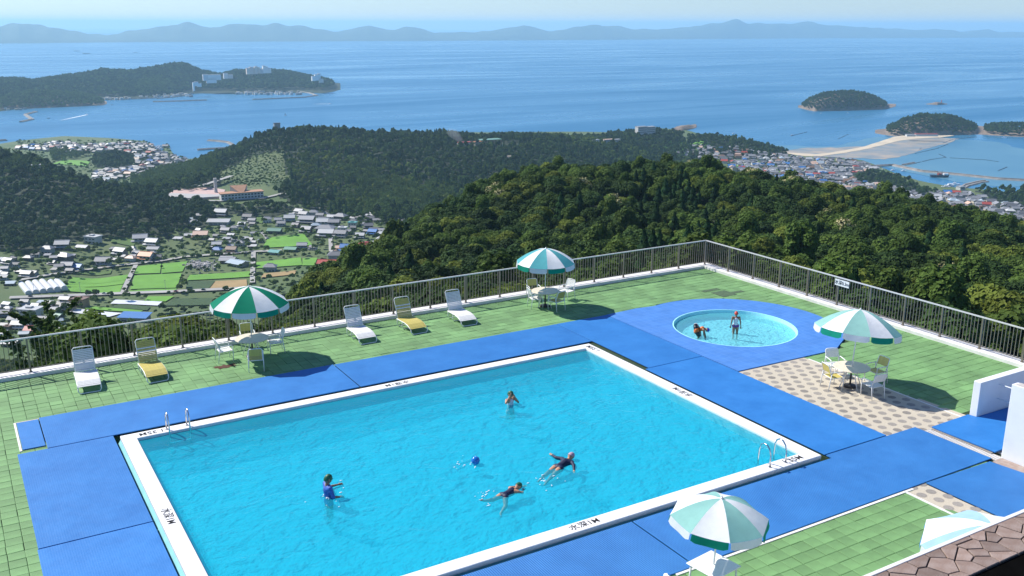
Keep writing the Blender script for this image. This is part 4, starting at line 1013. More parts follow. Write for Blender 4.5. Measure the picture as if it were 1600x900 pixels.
patch('wooded_island', 'larger wooded island joined to the shore by a sand spit', [(1367,208),(1380,210.5),(1397,212.6),(1450,212),(1529,210),(1560,212),(1600,214),(1700,216)], [(1367,207.5),(1381,205),(1387,200),(1410,187),(1434,180),(1475,181.5),(1500,188),(1521,198),(1528,201.5),(1536,200),(1566,195.5),(1600,196),(1640,195),(1700,212)], 110, 'rock_shore', step=2.5, nrow=14, trees=(7.5,1.2,('b','b','d'),2.2), th=6, power=.5)
patch('lighthouse_rock', 'flat reef rock carrying the red lighthouse', [(1447,163),(1465,164),(1481,163)], [(1447,162.6),(1456,161),(1462,159.5),(1470,160),(1475,161.5),(1481,162.6)], 18, 'rock_shore', step=1.5, nrow=8, power=.5)
patch('rocky_point', 'brown rocky point beyond the wooded ridge', [(1052,206),(1066,205),(1080,202),(1090,199)], [(1052,200),(1064,196),(1076,195.5),(1090,198.5)], 60, 'rock_shore', step=3, nrow=8, rough=.4)
# sand and flats
def sheet(name, label, px_poly, z, mt, kind='structure'):
    o = MB().add([tuple(G(x,y,z)) for x,y in px_poly], [tuple(range(len(px_poly)))]).obj(name, mt); bm = bmesh.new(); bm.from_mesh(o.data); bmesh.ops.triangulate(bm, faces=bm.faces[:]); bm.to_mesh(o.data); bm.free(); o['kind'] = kind; o['label'] = label; return o
def rag(poly, amp=1.2, k=5):
    out = []
    for i in range(len(poly)):
        a, b = poly[i], poly[(i+1)%len(poly)]
        for j in range(k):
            u = j/k; x, y = a[0]+(b[0]-a[0])*u, a[1]+(b[1]-a[1])*u
            out.append((x+amp*4*noise.noise((x*.08,y*.3,1)), y+amp*noise.noise((x*.07,y*.3,7))))
    return out
mat('tidal', (.16,.22,.25), .5, .2, .02, detail=10, col2=(.42,.34,.25))
mat('shallow', (.06,.19,.29), .35, .2, .004, detail=9, col2=(.11,.26,.34))
sheet('shallow_water', 'paler shallow water over the flats', rag([(1120,224),(1200,226),(1300,229),(1370,214),(1400,214),(1470,216),(1560,222),(1620,240),(1640,290),(1560,292),(1480,282),(1400,264),(1330,252),(1240,244),(1180,236)],2.0), SEA+.25, 'shallow')
sheet('tidal_flat', 'brownish tidal flats beside the sand spit', rag([(1215,236),(1262,231),(1320,230),(1352,228),(1398,215),(1460,213),(1500,217),(1480,224),(1448,232),(1415,243),(1380,249),(1340,247),(1290,245),(1240,243)],1.5), SEA+.5, 'tidal')
sheet('sand_spit', 'pale sand spit leading to the larger island', rag([(1226,238.5),(1262,240),(1275,241),(1310,236.5),(1345,230),(1372,222),(1397,213.5),(1418,210.5),(1465,210),(1492,212),(1470,214.5),(1432,216.5),(1405,220),(1378,227),(1350,233.5),(1312,240),(1280,244.5),(1258,244),(1228,240)],.5,4), SEA+.9, 'sand')
# breakwaters
mat('breakwater', (.26,.24,.22), .9, .25, .08, .4, .6)
def breakwater(label, pts, w_, h, z=SEA):
    P = [G(x,y,SEA) for x,y in pts]; P = [Vector((p.x,p.y,0)) for p in P]; o0 = P[0].copy(); mb = MB(); vs = []
    for i, p in enumerate(P):
        t = (P[min(i+1,len(P)-1)]-P[max(i-1,0)]).normalized(); nn = Vector((-t.y,t.x,0)); q = p-o0
        for s, zz in ((-1.7,-1),(-1,h),(.25,h),(.25,h+1.4),(1,h+1.4),(1.7,-1)): vs.append(tuple(q+nn*s*w_/2+Vector((0,0,zz))))
    m_ = len(P); mb.add(vs, [(i*6+j,i*6+j+1,(i+1)*6+j+1,(i+1)*6+j) for i in range(m_-1) for j in range(5)] + [tuple(range(6)), tuple(range((m_-1)*6+5,(m_-1)*6-1,-1))])
    return tag(mb.obj('breakwater', 'breakwater', loc=(o0.x,o0.y,z)), label, 'breakwater', 'stone breakwaters in the bay')
breakwater('long stone harbour breakwater at the right', [(1362,261),(1395,259),(1440,268.5),(1500,274),(1560,280.5),(1605,283),(1700,287)], 9, 2.5)
breakwater('short stone jetty above the right harbour', [(1411,258.5),(1430,255)], 6, 1.6)
breakwater('curved stone mole below the right harbour', [(1500,297),(1510,290.5),(1530,285.5),(1541,284)], 10, 2.2)
breakwater('straight detached breakwater off the peninsula', [(239,159.5),(280,158.5),(323,157)], 9, 2.6)
breakwater('low breakwater running left from the rocky harbour spit', [(395,156),(440,154),(475,152.5),(496,149.5),(484,145.5),(468,143.5)], 8, 2.4)
breakwater('short breakwater by the fishing harbour quay', [(172,156.5),(212,155),(246,153.5)], 7, 2.2)
breakwater('small breakwater in front of the quay', [(246,154.5),(279,151.5)], 7, 2.2)
breakwater('zigzag breakwater in the bay at the far left', [(33,191),(51,187),(40,179.5),(57,175)], 9, 2.6)
breakwater('breakwater end at the left edge of the bay', [(-30,223),(0,220.5),(10,219.5)], 8, 2.4)
breakwater('hooked mole with a light, left of the wooded ridge', [(325,220),(340,221),(356,223),(364,227)], 7, 2.4)
breakwater('straight mole under the wooded ridge', [(309,235),(330,233.5),(360,232)], 8, 2.4)

# ================================================================== TREES
leaf_mat('leaf_dark', (.024,.056,.016), (.06,.105,.024), .38, .22); leaf_mat('leaf_mid', (.045,.092,.016), (.12,.18,.035), .3, .28)
leaf_mat('leaf_yellow', (.09,.13,.018), (.18,.22,.04), .25, .3); leaf_mat('leaf_conifer', (.016,.05,.016), (.034,.085,.024), .25, .15)
leaf_mat('leaf_bamboo', (.06,.11,.025), (.12,.18,.05), .2, .35); leaf_mat('leaf_flower', (.30,.29,.12), (.55,.5,.27), .15, .2)
def crown(kind, leaves, size, seed, lm):
    """leaf-clump faces over many lobes; unit tree about 9 m high"""
    rs = np.random.default_rng(seed); V, Fc = [], []
    if kind == 'conifer':
        n_ = leaves; h = rs.random(n_)**.8; a = rs.random(n_)*6.283; rad_ = (1-h)**.85*2.9*(.75+.35*np.sin(h*38+rs.random(n_)*.6))*np.sqrt(.35+.65*rs.random(n_))+.12
        C = np.stack([rad_*np.cos(a), rad_*np.sin(a), 1.4+h*8.9-rad_*.22], 1); O = np.stack([np.cos(a),np.sin(a),.35+0*a],1)
    elif kind == 'bamboo':
        m_ = 16; bx = rs.normal(0,1.5,(m_,2)); n_ = leaves; k = rs.integers(0,m_,n_); s = rs.random(n_); lean = rs.normal(0,1,(m_,2))
        C = np.zeros((n_,3)); hh = 8+2.5*rs.random(m_); C[:,2] = 2+s*hh[k]-1.2*np.clip(s-.8,0,1)*5; C[:,:2] = bx[k]+lean[k]*(s**3)[:,None]*1.6+rs.normal(0,.5,(n_,2))*(1.15-s)[:,None]
        O = rs.normal(0,1,(n_,3)); O[:,2] += .6
    else:
        L = 15 if kind != 'tall' else 18; W_ = 3.7 if kind != 'tall' else 3.0; top = 9.2 if kind != 'tall' else 11
        lc = []; 
        while len(lc) < L:
            q = rs.uniform(-1,1,3)
            if np.linalg.norm(q) < 1: lc.append(q)
        lc = np.array(lc); lc[:,2] = np.abs(lc[:,2])*.9-.1 if kind != 'tall' else lc[:,2]*.8+.2
        lr = rs.uniform(.26,.46,L); k = rs.choice(L, leaves, p=lr**2/np.sum(lr**2)); u = rs.normal(0,1,(leaves,3)); u /= np.linalg.norm(u,axis=1)[:,None]; u[:,2] = np.where(u[:,2] < -.25, -u[:,2]*.7, u[:,2])
        Cn = lc[k]*.68+u*(lr[k]*(.82+.25*rs.random(leaves)))[:,None]; C = np.stack([Cn[:,0]*W_, Cn[:,1]*W_, top*.60+Cn[:,2]*top*.40], 1); O = u+.35*rs.normal(0,1,(leaves,3)); O[:,2] += .25
    O /= np.linalg.norm(O,axis=1)[:,None]; nlf = len(C)
    up = rs.normal(0,1,(nlf,3)); A = np.cross(O, up); A /= np.linalg.norm(A,axis=1)[:,None]; B = np.cross(O, A); s = size*rs.uniform(.6,1.35,nlf)[:,None]; s2 = s*rs.uniform(.55,1,nlf)[:,None]
    P = np.stack([C-A*s, C-B*s2+O*s*.2, C+A*s, C+B*s2+O*s*.2], 1).reshape(-1,3)
    me = bpy.data.meshes.new('crown'); me.from_pydata(P.tolist(), [], np.arange(nlf*4).reshape(-1,4).tolist())
    me.materials.append(MATS[lm]); return me
def core(me, kind):
    """shade-giving inner foliage so that the crown is not see-through everywhere"""
    return me
TR = MB().tube([(0,0,-3),(.06,.02,1.5),(-.05,.05,3.5),(.1,-.05,6)], [.28,.24,.19,.08], 7)
for a in (0.4,2.3,4.2): TR.tube([(-.03,.04,3.0),(.8*math.cos(a),.8*math.sin(a),4.3),(1.9*math.cos(a),1.9*math.sin(a),5.9)], [.13,.09,.04], 5)
trunk_me = TR.mesh('trunk', 'bark')
ctrunk_me = MB().tube([(0,0,-3),(0,0,5),(0,0,9.8)], [.26,.17,.03], 7).mesh('trunk', 'bark')
NEAR = {'d':[crown('round',3000,.27,s,'leaf_dark') for s in (1,2,3)], 'm':[crown('round',3000,.27,s,'leaf_mid') for s in (4,5,6)], 'y':[crown('round',3000,.27,s,'leaf_yellow') for s in (7,8)],
        'c':[crown('conifer',2800,.26,s,'leaf_conifer') for s in (9,10)], 't':[crown('tall',3200,.27,s,'leaf_mid') for s in (11,)], 'w':[crown('bamboo',2600,.25,s,'leaf_bamboo') for s in (13,14)], 'b':[crown('round',3000,.27,s,'leaf_dark') for s in (15,16)], 'f':[]}
fl = crown('round',2200,.27,21,'leaf_mid'); fl2 = crown('round',700,.25,22,'leaf_flower'); 
bm = bmesh.new(); bm.from_mesh(fl); k0 = len(bm.faces); bm.from_mesh(fl2); bm.faces.ensure_lookup_table()
for f_ in bm.faces[k0:]: f_.material_index = 1
bm.to_mesh(fl); bm.free(); fl.materials.append(MATS['leaf_flower']); NEAR['f'] = [fl]
FAR = {'d':[crown('round',480,.66,31,'leaf_dark'), crown('round',480,.66,32,'leaf_dark')], 'b':[crown('round',480,.66,33,'leaf_dark'), crown('tall',500,.66,34,'leaf_dark')], 'm':[crown('round',480,.66,35,'leaf_mid'), crown('round',480,.66,36,'leaf_mid')],
       'w':[crown('bamboo',420,.6,37,'leaf_bamboo'), crown('bamboo',420,.6,38,'leaf_bamboo')], 'y':[crown('round',480,.66,39,'leaf_yellow')], 'c':[crown('conifer',420,.55,40,'leaf_conifer')], 's':[crown('round',160,.9,41,'leaf_mid')]}
# --- scatter on the main land
def inpoly(x, y, P):
    c_ = False; j = len(P)-1
    for i in range(len(P)):
        if (P[i][1] > y) != (P[j][1] > y) and x < (P[j][0]-P[i][0])*(y-P[i][1])/(P[j][1]-P[i][1])+P[i][0]: c_ = not c_
        j = i
    return c_
WOOD = {  # pixel outlines of woods on the land: (outline, D range, spacing, kinds, scale)
 'near': ([(-200,620),(-200,500),(60,505),(200,492),(330,480),(420,452),(470,432),(540,400),(600,362),(680,312),(760,272),(850,245),(1050,235),(1200,258),(1400,290),(1600,330),(1750,350),(1750,700),(800,640)], (40,640), 6.6, None, 1.0),
 'left': ([(-200,215),(0,222),(60,235),(130,262),(200,285),(260,302),(330,322),(350,345),(250,366),(180,368),(100,372),(60,395),(0,392),(-200,400)], (1000,1500), 8.2, 'dddbbbmm', 1.2),
 'leftb': ([(-200,205),(0,218),(60,232),(110,255),(60,268),(0,262),(-200,262)], (1240,1600), 9, 'wwm', 1.1),
 'knoll': ([(145,243),(180,239),(208,245),(207,259),(180,262),(146,258)], (1500,2400), 8.5, 'bbd', 1.3),
 'knoll2': ([(80,232),(125,232),(138,240),(100,250),(80,246)], (1700,2400), 9, 'wm', 1.1),
 'lowleft': ([(205,282),(250,262),(305,248),(345,258),(340,286),(300,296),(225,296)], (1350,2000), 8, 'wwwmb', 1.1),
 'ridge': ([(300,258),(350,232),(385,190),(450,178),(600,185),(800,190),(985,200),(1060,215),(1090,238),(1090,285),(820,330),(700,352),(640,362),(600,345),(540,338),(470,318),(430,300),(455,282),(440,232),(400,238),(350,262)], (1150,2480), 8.6, 'ddddbbbbmmmwcy', 1.25),
 'bamboo1': ([(565,298),(660,292),(688,318),(650,346),(600,345),(570,328)], (1180,1500), 8.5, 'wwm', 1.15),
 'under_spa': ([(200,330),(300,318),(440,315),(470,322),(430,335),(330,330),(260,352)], (1150,1400), 8.5, 'ddbm', 1.0),
 'head': ([(1075,210),(1110,200),(1150,206),(1200,220),(1232,238),(1200,246),(1130,240),(1075,240)], (2100,2450), 9, 'bbdm', 1.2),
 'head2': ([(975,202),(1000,190),(1060,195),(1068,215),(1040,228),(1000,228)], (2100,2500), 9, 'bdm', 1.15),
 'townwood': ([(1335,276),(1365,266),(1400,276),(1440,292),(1475,300),(1440,304),(1390,292),(1340,285)], (1500,2300), 8, 'bbm', 1.1),
 'townwood2': ([(1525,295),(1570,298),(1625,298),(1700,315),(1600,322),(1560,312)], (1400,2300), 8.5, 'bbm', 1.2),
 'scrub': ([(300,262),(350,240),(450,225),(450,290),(420,300),(340,280)], (1400,2000), 7.5, 'smsm', .5),
 'scrub2': ([(0,380),(600,330),(640,360),(560,440),(430,470),(0,560)], (700,1200), 10.5, 'ssmdmd', .78),
 'scrub3': ([(20,214),(100,206),(280,214),(300,262),(200,300),(60,260)], (1500,2500), 15, 'ssm', .75),
 'scrub4': ([(960,225),(1100,235),(1300,255),(1450,290),(1600,320),(1600,345),(1400,330),(1100,270)], (1400,2400), 26, 'ssm', .65),
 'terr': ([(430,292),(470,300),(690,330),(600,345),(480,325)], (1180,1500), 13, 'msm', .8),
}
NEARPTS = []; KEEP_CLEAR = []; FIELDS = []
def scatter(key):
    P, (D0, D1), sp, kinds, sc_ = WOOD[key]
    amin = min(ray(p[0],p[1]).dot(RH)/ray(p[0],p[1]).dot(FH) for p in P); amax = max(ray(p[0],p[1]).dot(RH)/ray(p[0],p[1]).dot(FH) for p in P)
    area = (amax-amin)*(D1*D1-D0*D0)/2; m_ = int(area/(sp*sp)*2.2)
    Dr = np.sqrt(rng.random(m_)*(D1*D1-D0*D0)+D0*D0); ar = amin+(amax-amin)*rng.random(m_)
    ok = Dr < coastD(ar)-18; Dr, ar = Dr[ok], ar[ok]; Z = terrain_z(ar, Dr)
    X = FH.x*Dr+RH.x*ar*Dr; Y = FH.y*Dr+RH.y*ar*Dr; W3 = np.stack([X,Y,Z+ (5 if D1 > 1000 else 6)-CAMZ],1)
    fz = W3 @ np.array(_f); px = 800+F_PX*(W3 @ np.array(_r))/fz; py = 450-F_PX*(W3 @ np.array(_u))/fz
    taken = {}
    for x,y,z,a,b,D in zip(X,Y,Z,px,py,Dr):
        if not inpoly(a,b,P): continue
        g_ = (int(x//sp), int(y//sp)); q = .62*sp
        if any((x-u)**2+(y-w_)**2 < q*q for i in (-1,0,1) for j in (-1,0,1) for u,w_ in taken.get((g_[0]+i,g_[1]+j),())): continue
        if any((x-u)**2+(y-w_)**2 < r_*r_ for u,w_,r_ in KEEP_CLEAR): continue
        if key.startswith('scrub') and any(inpoly(a,b+o_,Q) for Q in FIELDS for o_ in (0,3,6)): continue
        taken.setdefault(g_,[]).append((x,y))
        if key == 'near': NEARPTS.append((x,y,z,a,b,D))
        else:
            nv = .5+.62*noise.noise((x*.0045,y*.0045,2))+.35*noise.noise((x*.016,y*.016,5))+random.uniform(-.16,.16)
            FOREST.append((x,y,z,sc_*(.62+.9*random.random()**1.8),sorted(kinds,key='dbcmsyw'.index)[min(len(kinds)-1,max(0,int(nv*len(kinds))))],'far'))

# forest floor under the woods
def np_inpoly(x, y, P):
    c_ = np.zeros(len(x), bool); j = len(P)-1
    for i in range(len(P)):
        xi, yi, xj, yj = *P[i], *P[j]
        hit = ((yi > y) != (yj > y)) & (x < (xj-xi)*(y-yi)/((yj-yi) if yj != yi else 1e-9)+xi); c_ ^= hit; j = i
    return c_
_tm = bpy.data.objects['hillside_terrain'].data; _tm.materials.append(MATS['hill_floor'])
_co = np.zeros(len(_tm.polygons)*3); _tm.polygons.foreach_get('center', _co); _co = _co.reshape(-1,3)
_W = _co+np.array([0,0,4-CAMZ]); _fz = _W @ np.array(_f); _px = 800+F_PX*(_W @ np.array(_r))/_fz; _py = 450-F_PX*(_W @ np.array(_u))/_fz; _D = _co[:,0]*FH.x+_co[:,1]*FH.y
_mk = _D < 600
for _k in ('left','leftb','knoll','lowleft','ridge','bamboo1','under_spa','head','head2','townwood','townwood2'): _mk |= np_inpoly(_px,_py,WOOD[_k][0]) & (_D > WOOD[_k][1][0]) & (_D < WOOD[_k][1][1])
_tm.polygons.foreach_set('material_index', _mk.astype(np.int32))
# ================================================================== VALLEY: fields and roads
mat('rice', (.10,.26,.02), .85, .12, .05, .3, 1.2, col2=(.14,.34,.03)); mat('crop', (.035,.075,.02), .9, .3, .5); mat('dry_field', (.34,.24,.11), .95, .12, .05)
mat('plastic_sheet', (.72,.73,.74), .35, .05, .2); mat('yard', (.36,.32,.26), .95, .2, .1); mat('grassy', (.075,.14,.025), .9, .25, .06)
def drape_quad(mb, Q, lift, m_=8, z0=-236):
    C = [G(x,y,z0) for x,y in Q]
    vs = []; 
    for i in range(m_+1):
        for j in range(m_+1):
            u, w_ = i/m_, j/m_; p = (C[0]*(1-u)+C[1]*u)*(1-w_)+(C[3]*(1-u)+C[2]*u)*w_; vs.append(p)
    a = np.array([polar(p)[0] for p in vs]); D = np.array([polar(p)[1] for p in vs]); Z = terrain_z(a, D)
    mb.add([(p.x,p.y,z+lift) for p,z in zip(vs,Z)], [(i*(m_+1)+j,(i+1)*(m_+1)+j,(i+1)*(m_+1)+j+1,i*(m_+1)+j+1) for i in range(m_) for j in range(m_)])
def field(name, mt, Q, label, z0=-236, lift=1.0):
    FIELDS.append(Q); mb = MB(); drape_quad(mb, Q, lift, 8, z0); o = mb.obj(name, mt); struct(o, label)
    c = sum((G(x,y,z0) for x,y in Q), Vector())/4; return o
A5 = lambda *L: [(x/4, 300+y/4) for x,y in L]
A6 = lambda *L: [(300+x/4, 280+y/4) for x,y in L]
field('rice_field','rice',A5((395,632),(440,560),(800,520),(782,548)),'bright green rice paddy strip')
for q in (((420,598),(445,553),(803,517),(786,545)),((405,615),(417,602),(783,550),(770,572)),((380,640),(402,620),(768,576),(747,630))): field('rice_field','rice',A5(*q),'bright green rice paddy strip in the valley', lift=1.15)
for q in (((840,512),(848,472),(1008,450),(1000,505)),((1008,505),(1014,450),(1172,430),(1140,492)),((812,605),(840,522),(1135,502),(1105,592)),((806,626),(811,610),(1104,597),(1098,612))): field('rice_field','rice',A5(*q),'bright green rice paddy in the middle of the valley')
field('rice_field','rice',A5((1167,545),(1185,512),(1565,488),(1562,522)),'long green rice paddy behind the crop rows')
field('crop_field','crop',A5((1160,612),(1166,552),(1345,545),(1298,606)),'dark rows of crops'); field('dry_field','dry_field',A5((1302,606),(1348,548),(1540,540),(1545,582)),'tan ploughed field')
field('rice_field','rice',A5((900,682),(925,650),(1090,645),(1035,680)),'small green paddy beyond the road'); field('rice_field','rice',A5((525,742),(575,724),(895,744),(872,758)),'dark green strip below the road')
field('plastic_field','plastic_sheet',A5((690,702),(720,675),(1015,682),(985,708)),'white sheeted beds'); field('plastic_field','plastic_sheet',A5((430,768),(470,745),(765,765),(660,800)),'white sheeted rows near the terrace')
field('crop_field','crop',A5((1030,708),(1085,660),(1330,655),(1320,700)),'blue-green crop rows near the green umbrella'); field('crop_field','crop',A5((690,730),(740,706),(940,715),(920,742)),'netted crop bed')
field('rice_field','rice',A6((440,430),(475,375),(700,352),(755,422)),'green field among the valley houses'); field('rice_field','rice',A6((395,550),(402,512),(680,494),(690,542)),'green field beside the lane'); field('rice_field','rice',A6((690,545),(692,500),(785,500),(765,548)),'green patch left of the red roofed hall')
field('dry_field','dry_field',A6((428,612),(450,585),(655,574),(640,600)),'tan field by the wood'); field('grass_field','grassy',A5((690,320),(720,292),(850,300),(835,335)),'mown grass by the woods',-230); field('grass_field','grassy',A5((480,525),(520,505),(700,487),(690,508)),'grass verge')
field('grass_field','grassy',A6((80,300),(95,278),(140,278),(130,302)),'small lawn'); field('grass_field','grassy',A6((390,290),(420,255),(450,262),(440,300)),'narrow lawn'); field('grass_field','rice',[(82,252),(100,246),(141,248),(135,256)],'pale green field near the left coast',-280,1.5)
for Q, z0 in (([(1141,259),(1155,257),(1172,261),(1166,270)],-284),([(1190,266),(1196,263),(1236,269),(1216,274)],-284),([(1070,236),(1095,234),(1124,241),(1090,244)],-282),([(1035,236),(1060,224),(1095,238),(1060,243)],-279)): field('rice_field','rice',Q,'green field by the coastal town',z0,1.2)
def road(label, pts, w_, z0=-236, lift=1.5, mt='road', name='road', k=8):
    P = []
    for i in range(len(pts)-1):
        for j in range(k): u = j/k; P.append((pts[i][0]*(1-u)+pts[i+1][0]*u, pts[i][1]*(1-u)+pts[i+1][1]*u))
    P.append(pts[-1]); W3 = [on_ground(x,y,z0) for x,y in P]; vs = []
    for i, p in enumerate(W3):
        t = W3[min(i+1,len(W3)-1)]-W3[max(i-1,0)]; t.z = 0; t.normalize(); nn = Vector((-t.y,t.x,0))
        for s in (-1,1): q = p+nn*s*w_/2; vs.append((q.x,q.y,p.z+lift))
    o = MB().add(vs, [(2*i,2*i+1,2*i+3,2*i+2) for i in range(len(W3)-1)]).obj(name, mt); struct(o, label); return W3
RD = []
RD += road('grey valley road past the paddies', A5((60,668),(400,655),(770,640),(1100,628),(1430,612))+A6((270,690),(380,680)), 8.5)
RD += road('valley lane through the houses', A5((110,560),(330,520),(560,490),(720,468),(860,452),(1000,438),(1160,410),(1400,392),(1590,378))+A6((480,455),(560,450)), 6.5)
RD += road('straight farm lane between paddies', A5((765,640),(800,560),(850,462)), 4.5, k=4); RD += road('straight farm lane', A6((378,655),(380,560),(385,462)), 5, k=4)
RD += road('lane up past the red roofed school', A6((470,380),(455,355),(430,335)), 4, k=3); RD += road('lane into the upper hamlet', A6((870,480),(865,380),(880,300),(860,230),(790,185),(720,180)), 4.5, k=4)
road('access road below the spa', [(274,312),(305,314.5),(345,315),(380,313),(410,311),(440,304),(470,305)], 7, -224); road('raised road above the spa', [(313,298),(340,289),(362,281)], 8, -221, 7.0, k=3); road('coast road in the right-hand town', [(1085,247),(1140,249),(1190,260),(1240,268),(1270,273)], 6, -285)
road('curving road into the left coastal town', [(170,283),(195,278),(222,268),(240,262)], 6, -281)

# ================================================================== HOUSES
ROOFS = {'grey':(.24,.24,.25), 'pale':(.34,.34,.345), 'dark':(.13,.13,.14), 'white':(.5,.5,.49), 'orange':(.55,.22,.09), 'peach':(.62,.42,.31), 'blue':(.05,.17,.42), 'red':(.42,.07,.05), 'green':(.16,.3,.22), 'brown':(.2,.12,.08), 'teal':(.1,.3,.28), 'tin':(.35,.42,.47)}
for k_, c_ in ROOFS.items(): mat('roof_'+k_, c_, .5, .12, .6, .4, 6, rnd=.12)
WALLS = {'cream':(.48,.42,.33), 'white':(.56,.55,.52), 'wood':(.16,.11,.08), 'greyw':(.38,.37,.36), 'tan':(.45,.3,.17), 'darkw':(.1,.09,.08)}
for k_, c_ in WALLS.items(): mat('wall_'+k_ if k_ != 'white' else 'wall_whiteh', c_, .85, .08, .5, rnd=.12)
wmn = lambda k_: 'wall_'+k_ if k_ != 'white' else 'wall_whiteh'
mat('window_dark', (.02,.025,.03), .15, .2, 3)
def roof_geo(mb, kind, mi):
    e = .06
    if kind in ('gable','long'):
        x, y, t = .5+e, .5+e*1.4, .035; zr, ze = 1.0, .60
        mb.add([(-x,-y,ze),(x,-y,ze),(x,0,zr),(-x,0,zr),(x,y,ze),(-x,y,ze),(-x,-y,ze-t*1.4),(x,-y,ze-t*1.4),(x,y,ze-t*1.4),(-x,y,ze-t*1.4),(x,0,zr-t*1.4),(-x,0,zr-t*1.4)],
               [(0,1,2,3),(3,2,4,5),(7,6,11,10),(10,11,9,8),(0,6,7,1),(5,4,8,9),(1,7,10,2),(2,10,8,4),(0,3,11,6),(3,5,9,11)], mi)
        mb.box(-x-.01,x+.01,-.03,.03,zr-.02,zr+.025,mi)
    elif kind == 'hip':
        x, y = .5+e, .5+e; ze, zr = .6, .97
        mb.add([(-x,-y,ze),(x,-y,ze),(x,y,ze),(-x,y,ze),(-.22,0,zr),(.22,0,zr)], [(0,1,5,4),(1,2,5),(2,3,4,5),(3,0,4),(3,2,1,0)], mi); mb.box(-.23,.23,-.03,.03,zr-.02,zr+.03,mi)
    elif kind == 'shed':
        x, y = .53, .53; mb.add([(-x,-y,.55),(x,-y,.55),(x,y,.8),(-x,y,.8),(-x,-y,.51),(x,-y,.51),(x,y,.76),(-x,y,.76)], [(0,1,2,3),(7,6,5,4),(0,4,5,1),(2,6,7,3),(1,5,6,2),(0,3,7,4)], mi)
    else:
        mb.box(-.52,.52,-.52,.52,.8,.9,mi); mb.box(-.2,.1,-.2,.15,.9,1.05,mi)
    if kind == 'gable':          # lower pent roof over the ground floor
        mb.add([(-.66,-.72,.27),(.6,-.72,.27),(.6,-.46,.36),(-.66,-.46,.36),(-.66,-.72,.24),(.6,-.72,.24)], [(0,1,2,3),(0,4,5,1)], mi)
def wall_geo(mb, kind, mi):
    h = {'flat':.8,'shed':.52}.get(kind,.6); mb.box(-.46,.46,-.46,.46,-.25,h,mi)
    if kind in ('gable','long'):
        for x in (-.455,.455): mb.add([(x,-.46,.6),(x,.46,.6),(x,0,.95)], [(0,1,2)] if x > 0 else [(2,1,0)], mi)
    if kind == 'shed': mb.add([(-.455,-.46,.52),(-.455,.46,.52),(-.455,.46,.76),(.455,-.46,.52),(.455,.46,.52),(.455,.46,.76),(-.46,.459,.76),(.46,.459,.76),(.46,.459,.5),(-.46,.459,.5)], [(0,1,2),(5,4,3),(6,7,8,9)], mi)
    if kind == 'gable': mb.box(-.6,.54,-.66,-.47,-.25,.27,mi)
@mesh_cache
def house_mesh(kind, roof, wall):
    a, b = MB(), MB(); wall_geo(a, kind, 0); roof_geo(b, kind, 0); return a.mesh('wall', wmn(wall)), b.mesh('roof', 'roof_'+roof)
win_me = MB().box(-.09,.09,-.012,.012,-.07,.07).mesh('window', 'window_dark')
HOUSES = 0
BASE = math.atan2(RH.y, RH.x)
def house(px, py, wpx, roof, kind='gable', wall=None, label='', z0=-236, dr=1.35, rz=None, parts=True, hh=None, group=None, name='house', pos=None, w_m=None):
    """a house whose near foot stands at the pixel; width from pixels at that distance"""
    global HOUSES
    p = pos or on_ground(px, py, z0); D = (p-Vector((0,0,CAMZ))).dot(_f); w_ = w_m or wpx*D/F_PX*.9; d_ = w_/dr; h = hh or max(5.2, min(9.5, w_*.66))
    if kind in ('long','shed'): h = hh or max(4.2, min(6, w_*.4))
    rz = BASE+random.gauss(-.12,.16) if rz is None else rz
    t = thing(name, label, name.replace('_',' ') if name in ('house','school','greenhouse') else 'building', p, rz, group); t.scale = (w_, d_, h)
    wall = wall or random.choice(('cream','white','wood','greyw','wood','darkw')); wm_, rm = house_mesh(kind, roof, wall)
    link('wall', wm_, t); link('roof', rm, t)
    if parts:
        yf = -.665 if kind == 'gable' else -.465
        for x in ((-.28,.05,.32) if kind != 'long' else (-.35,-.12,.12,.35)):
            o = link('window', win_me, t, (x, yf, .12 if kind != 'flat' else .2))
            if kind in ('gable','flat'): link('window', win_me, t, (x, -.468, .45 if kind == 'gable' else .58))
    KEEP_CLEAR.append((p.x,p.y,w_*.8)); HOUSES += 1
    return t
def H5(L, f): return [(x/4, 300+y/4, w/4, *r) for x,y,w,*r in L]
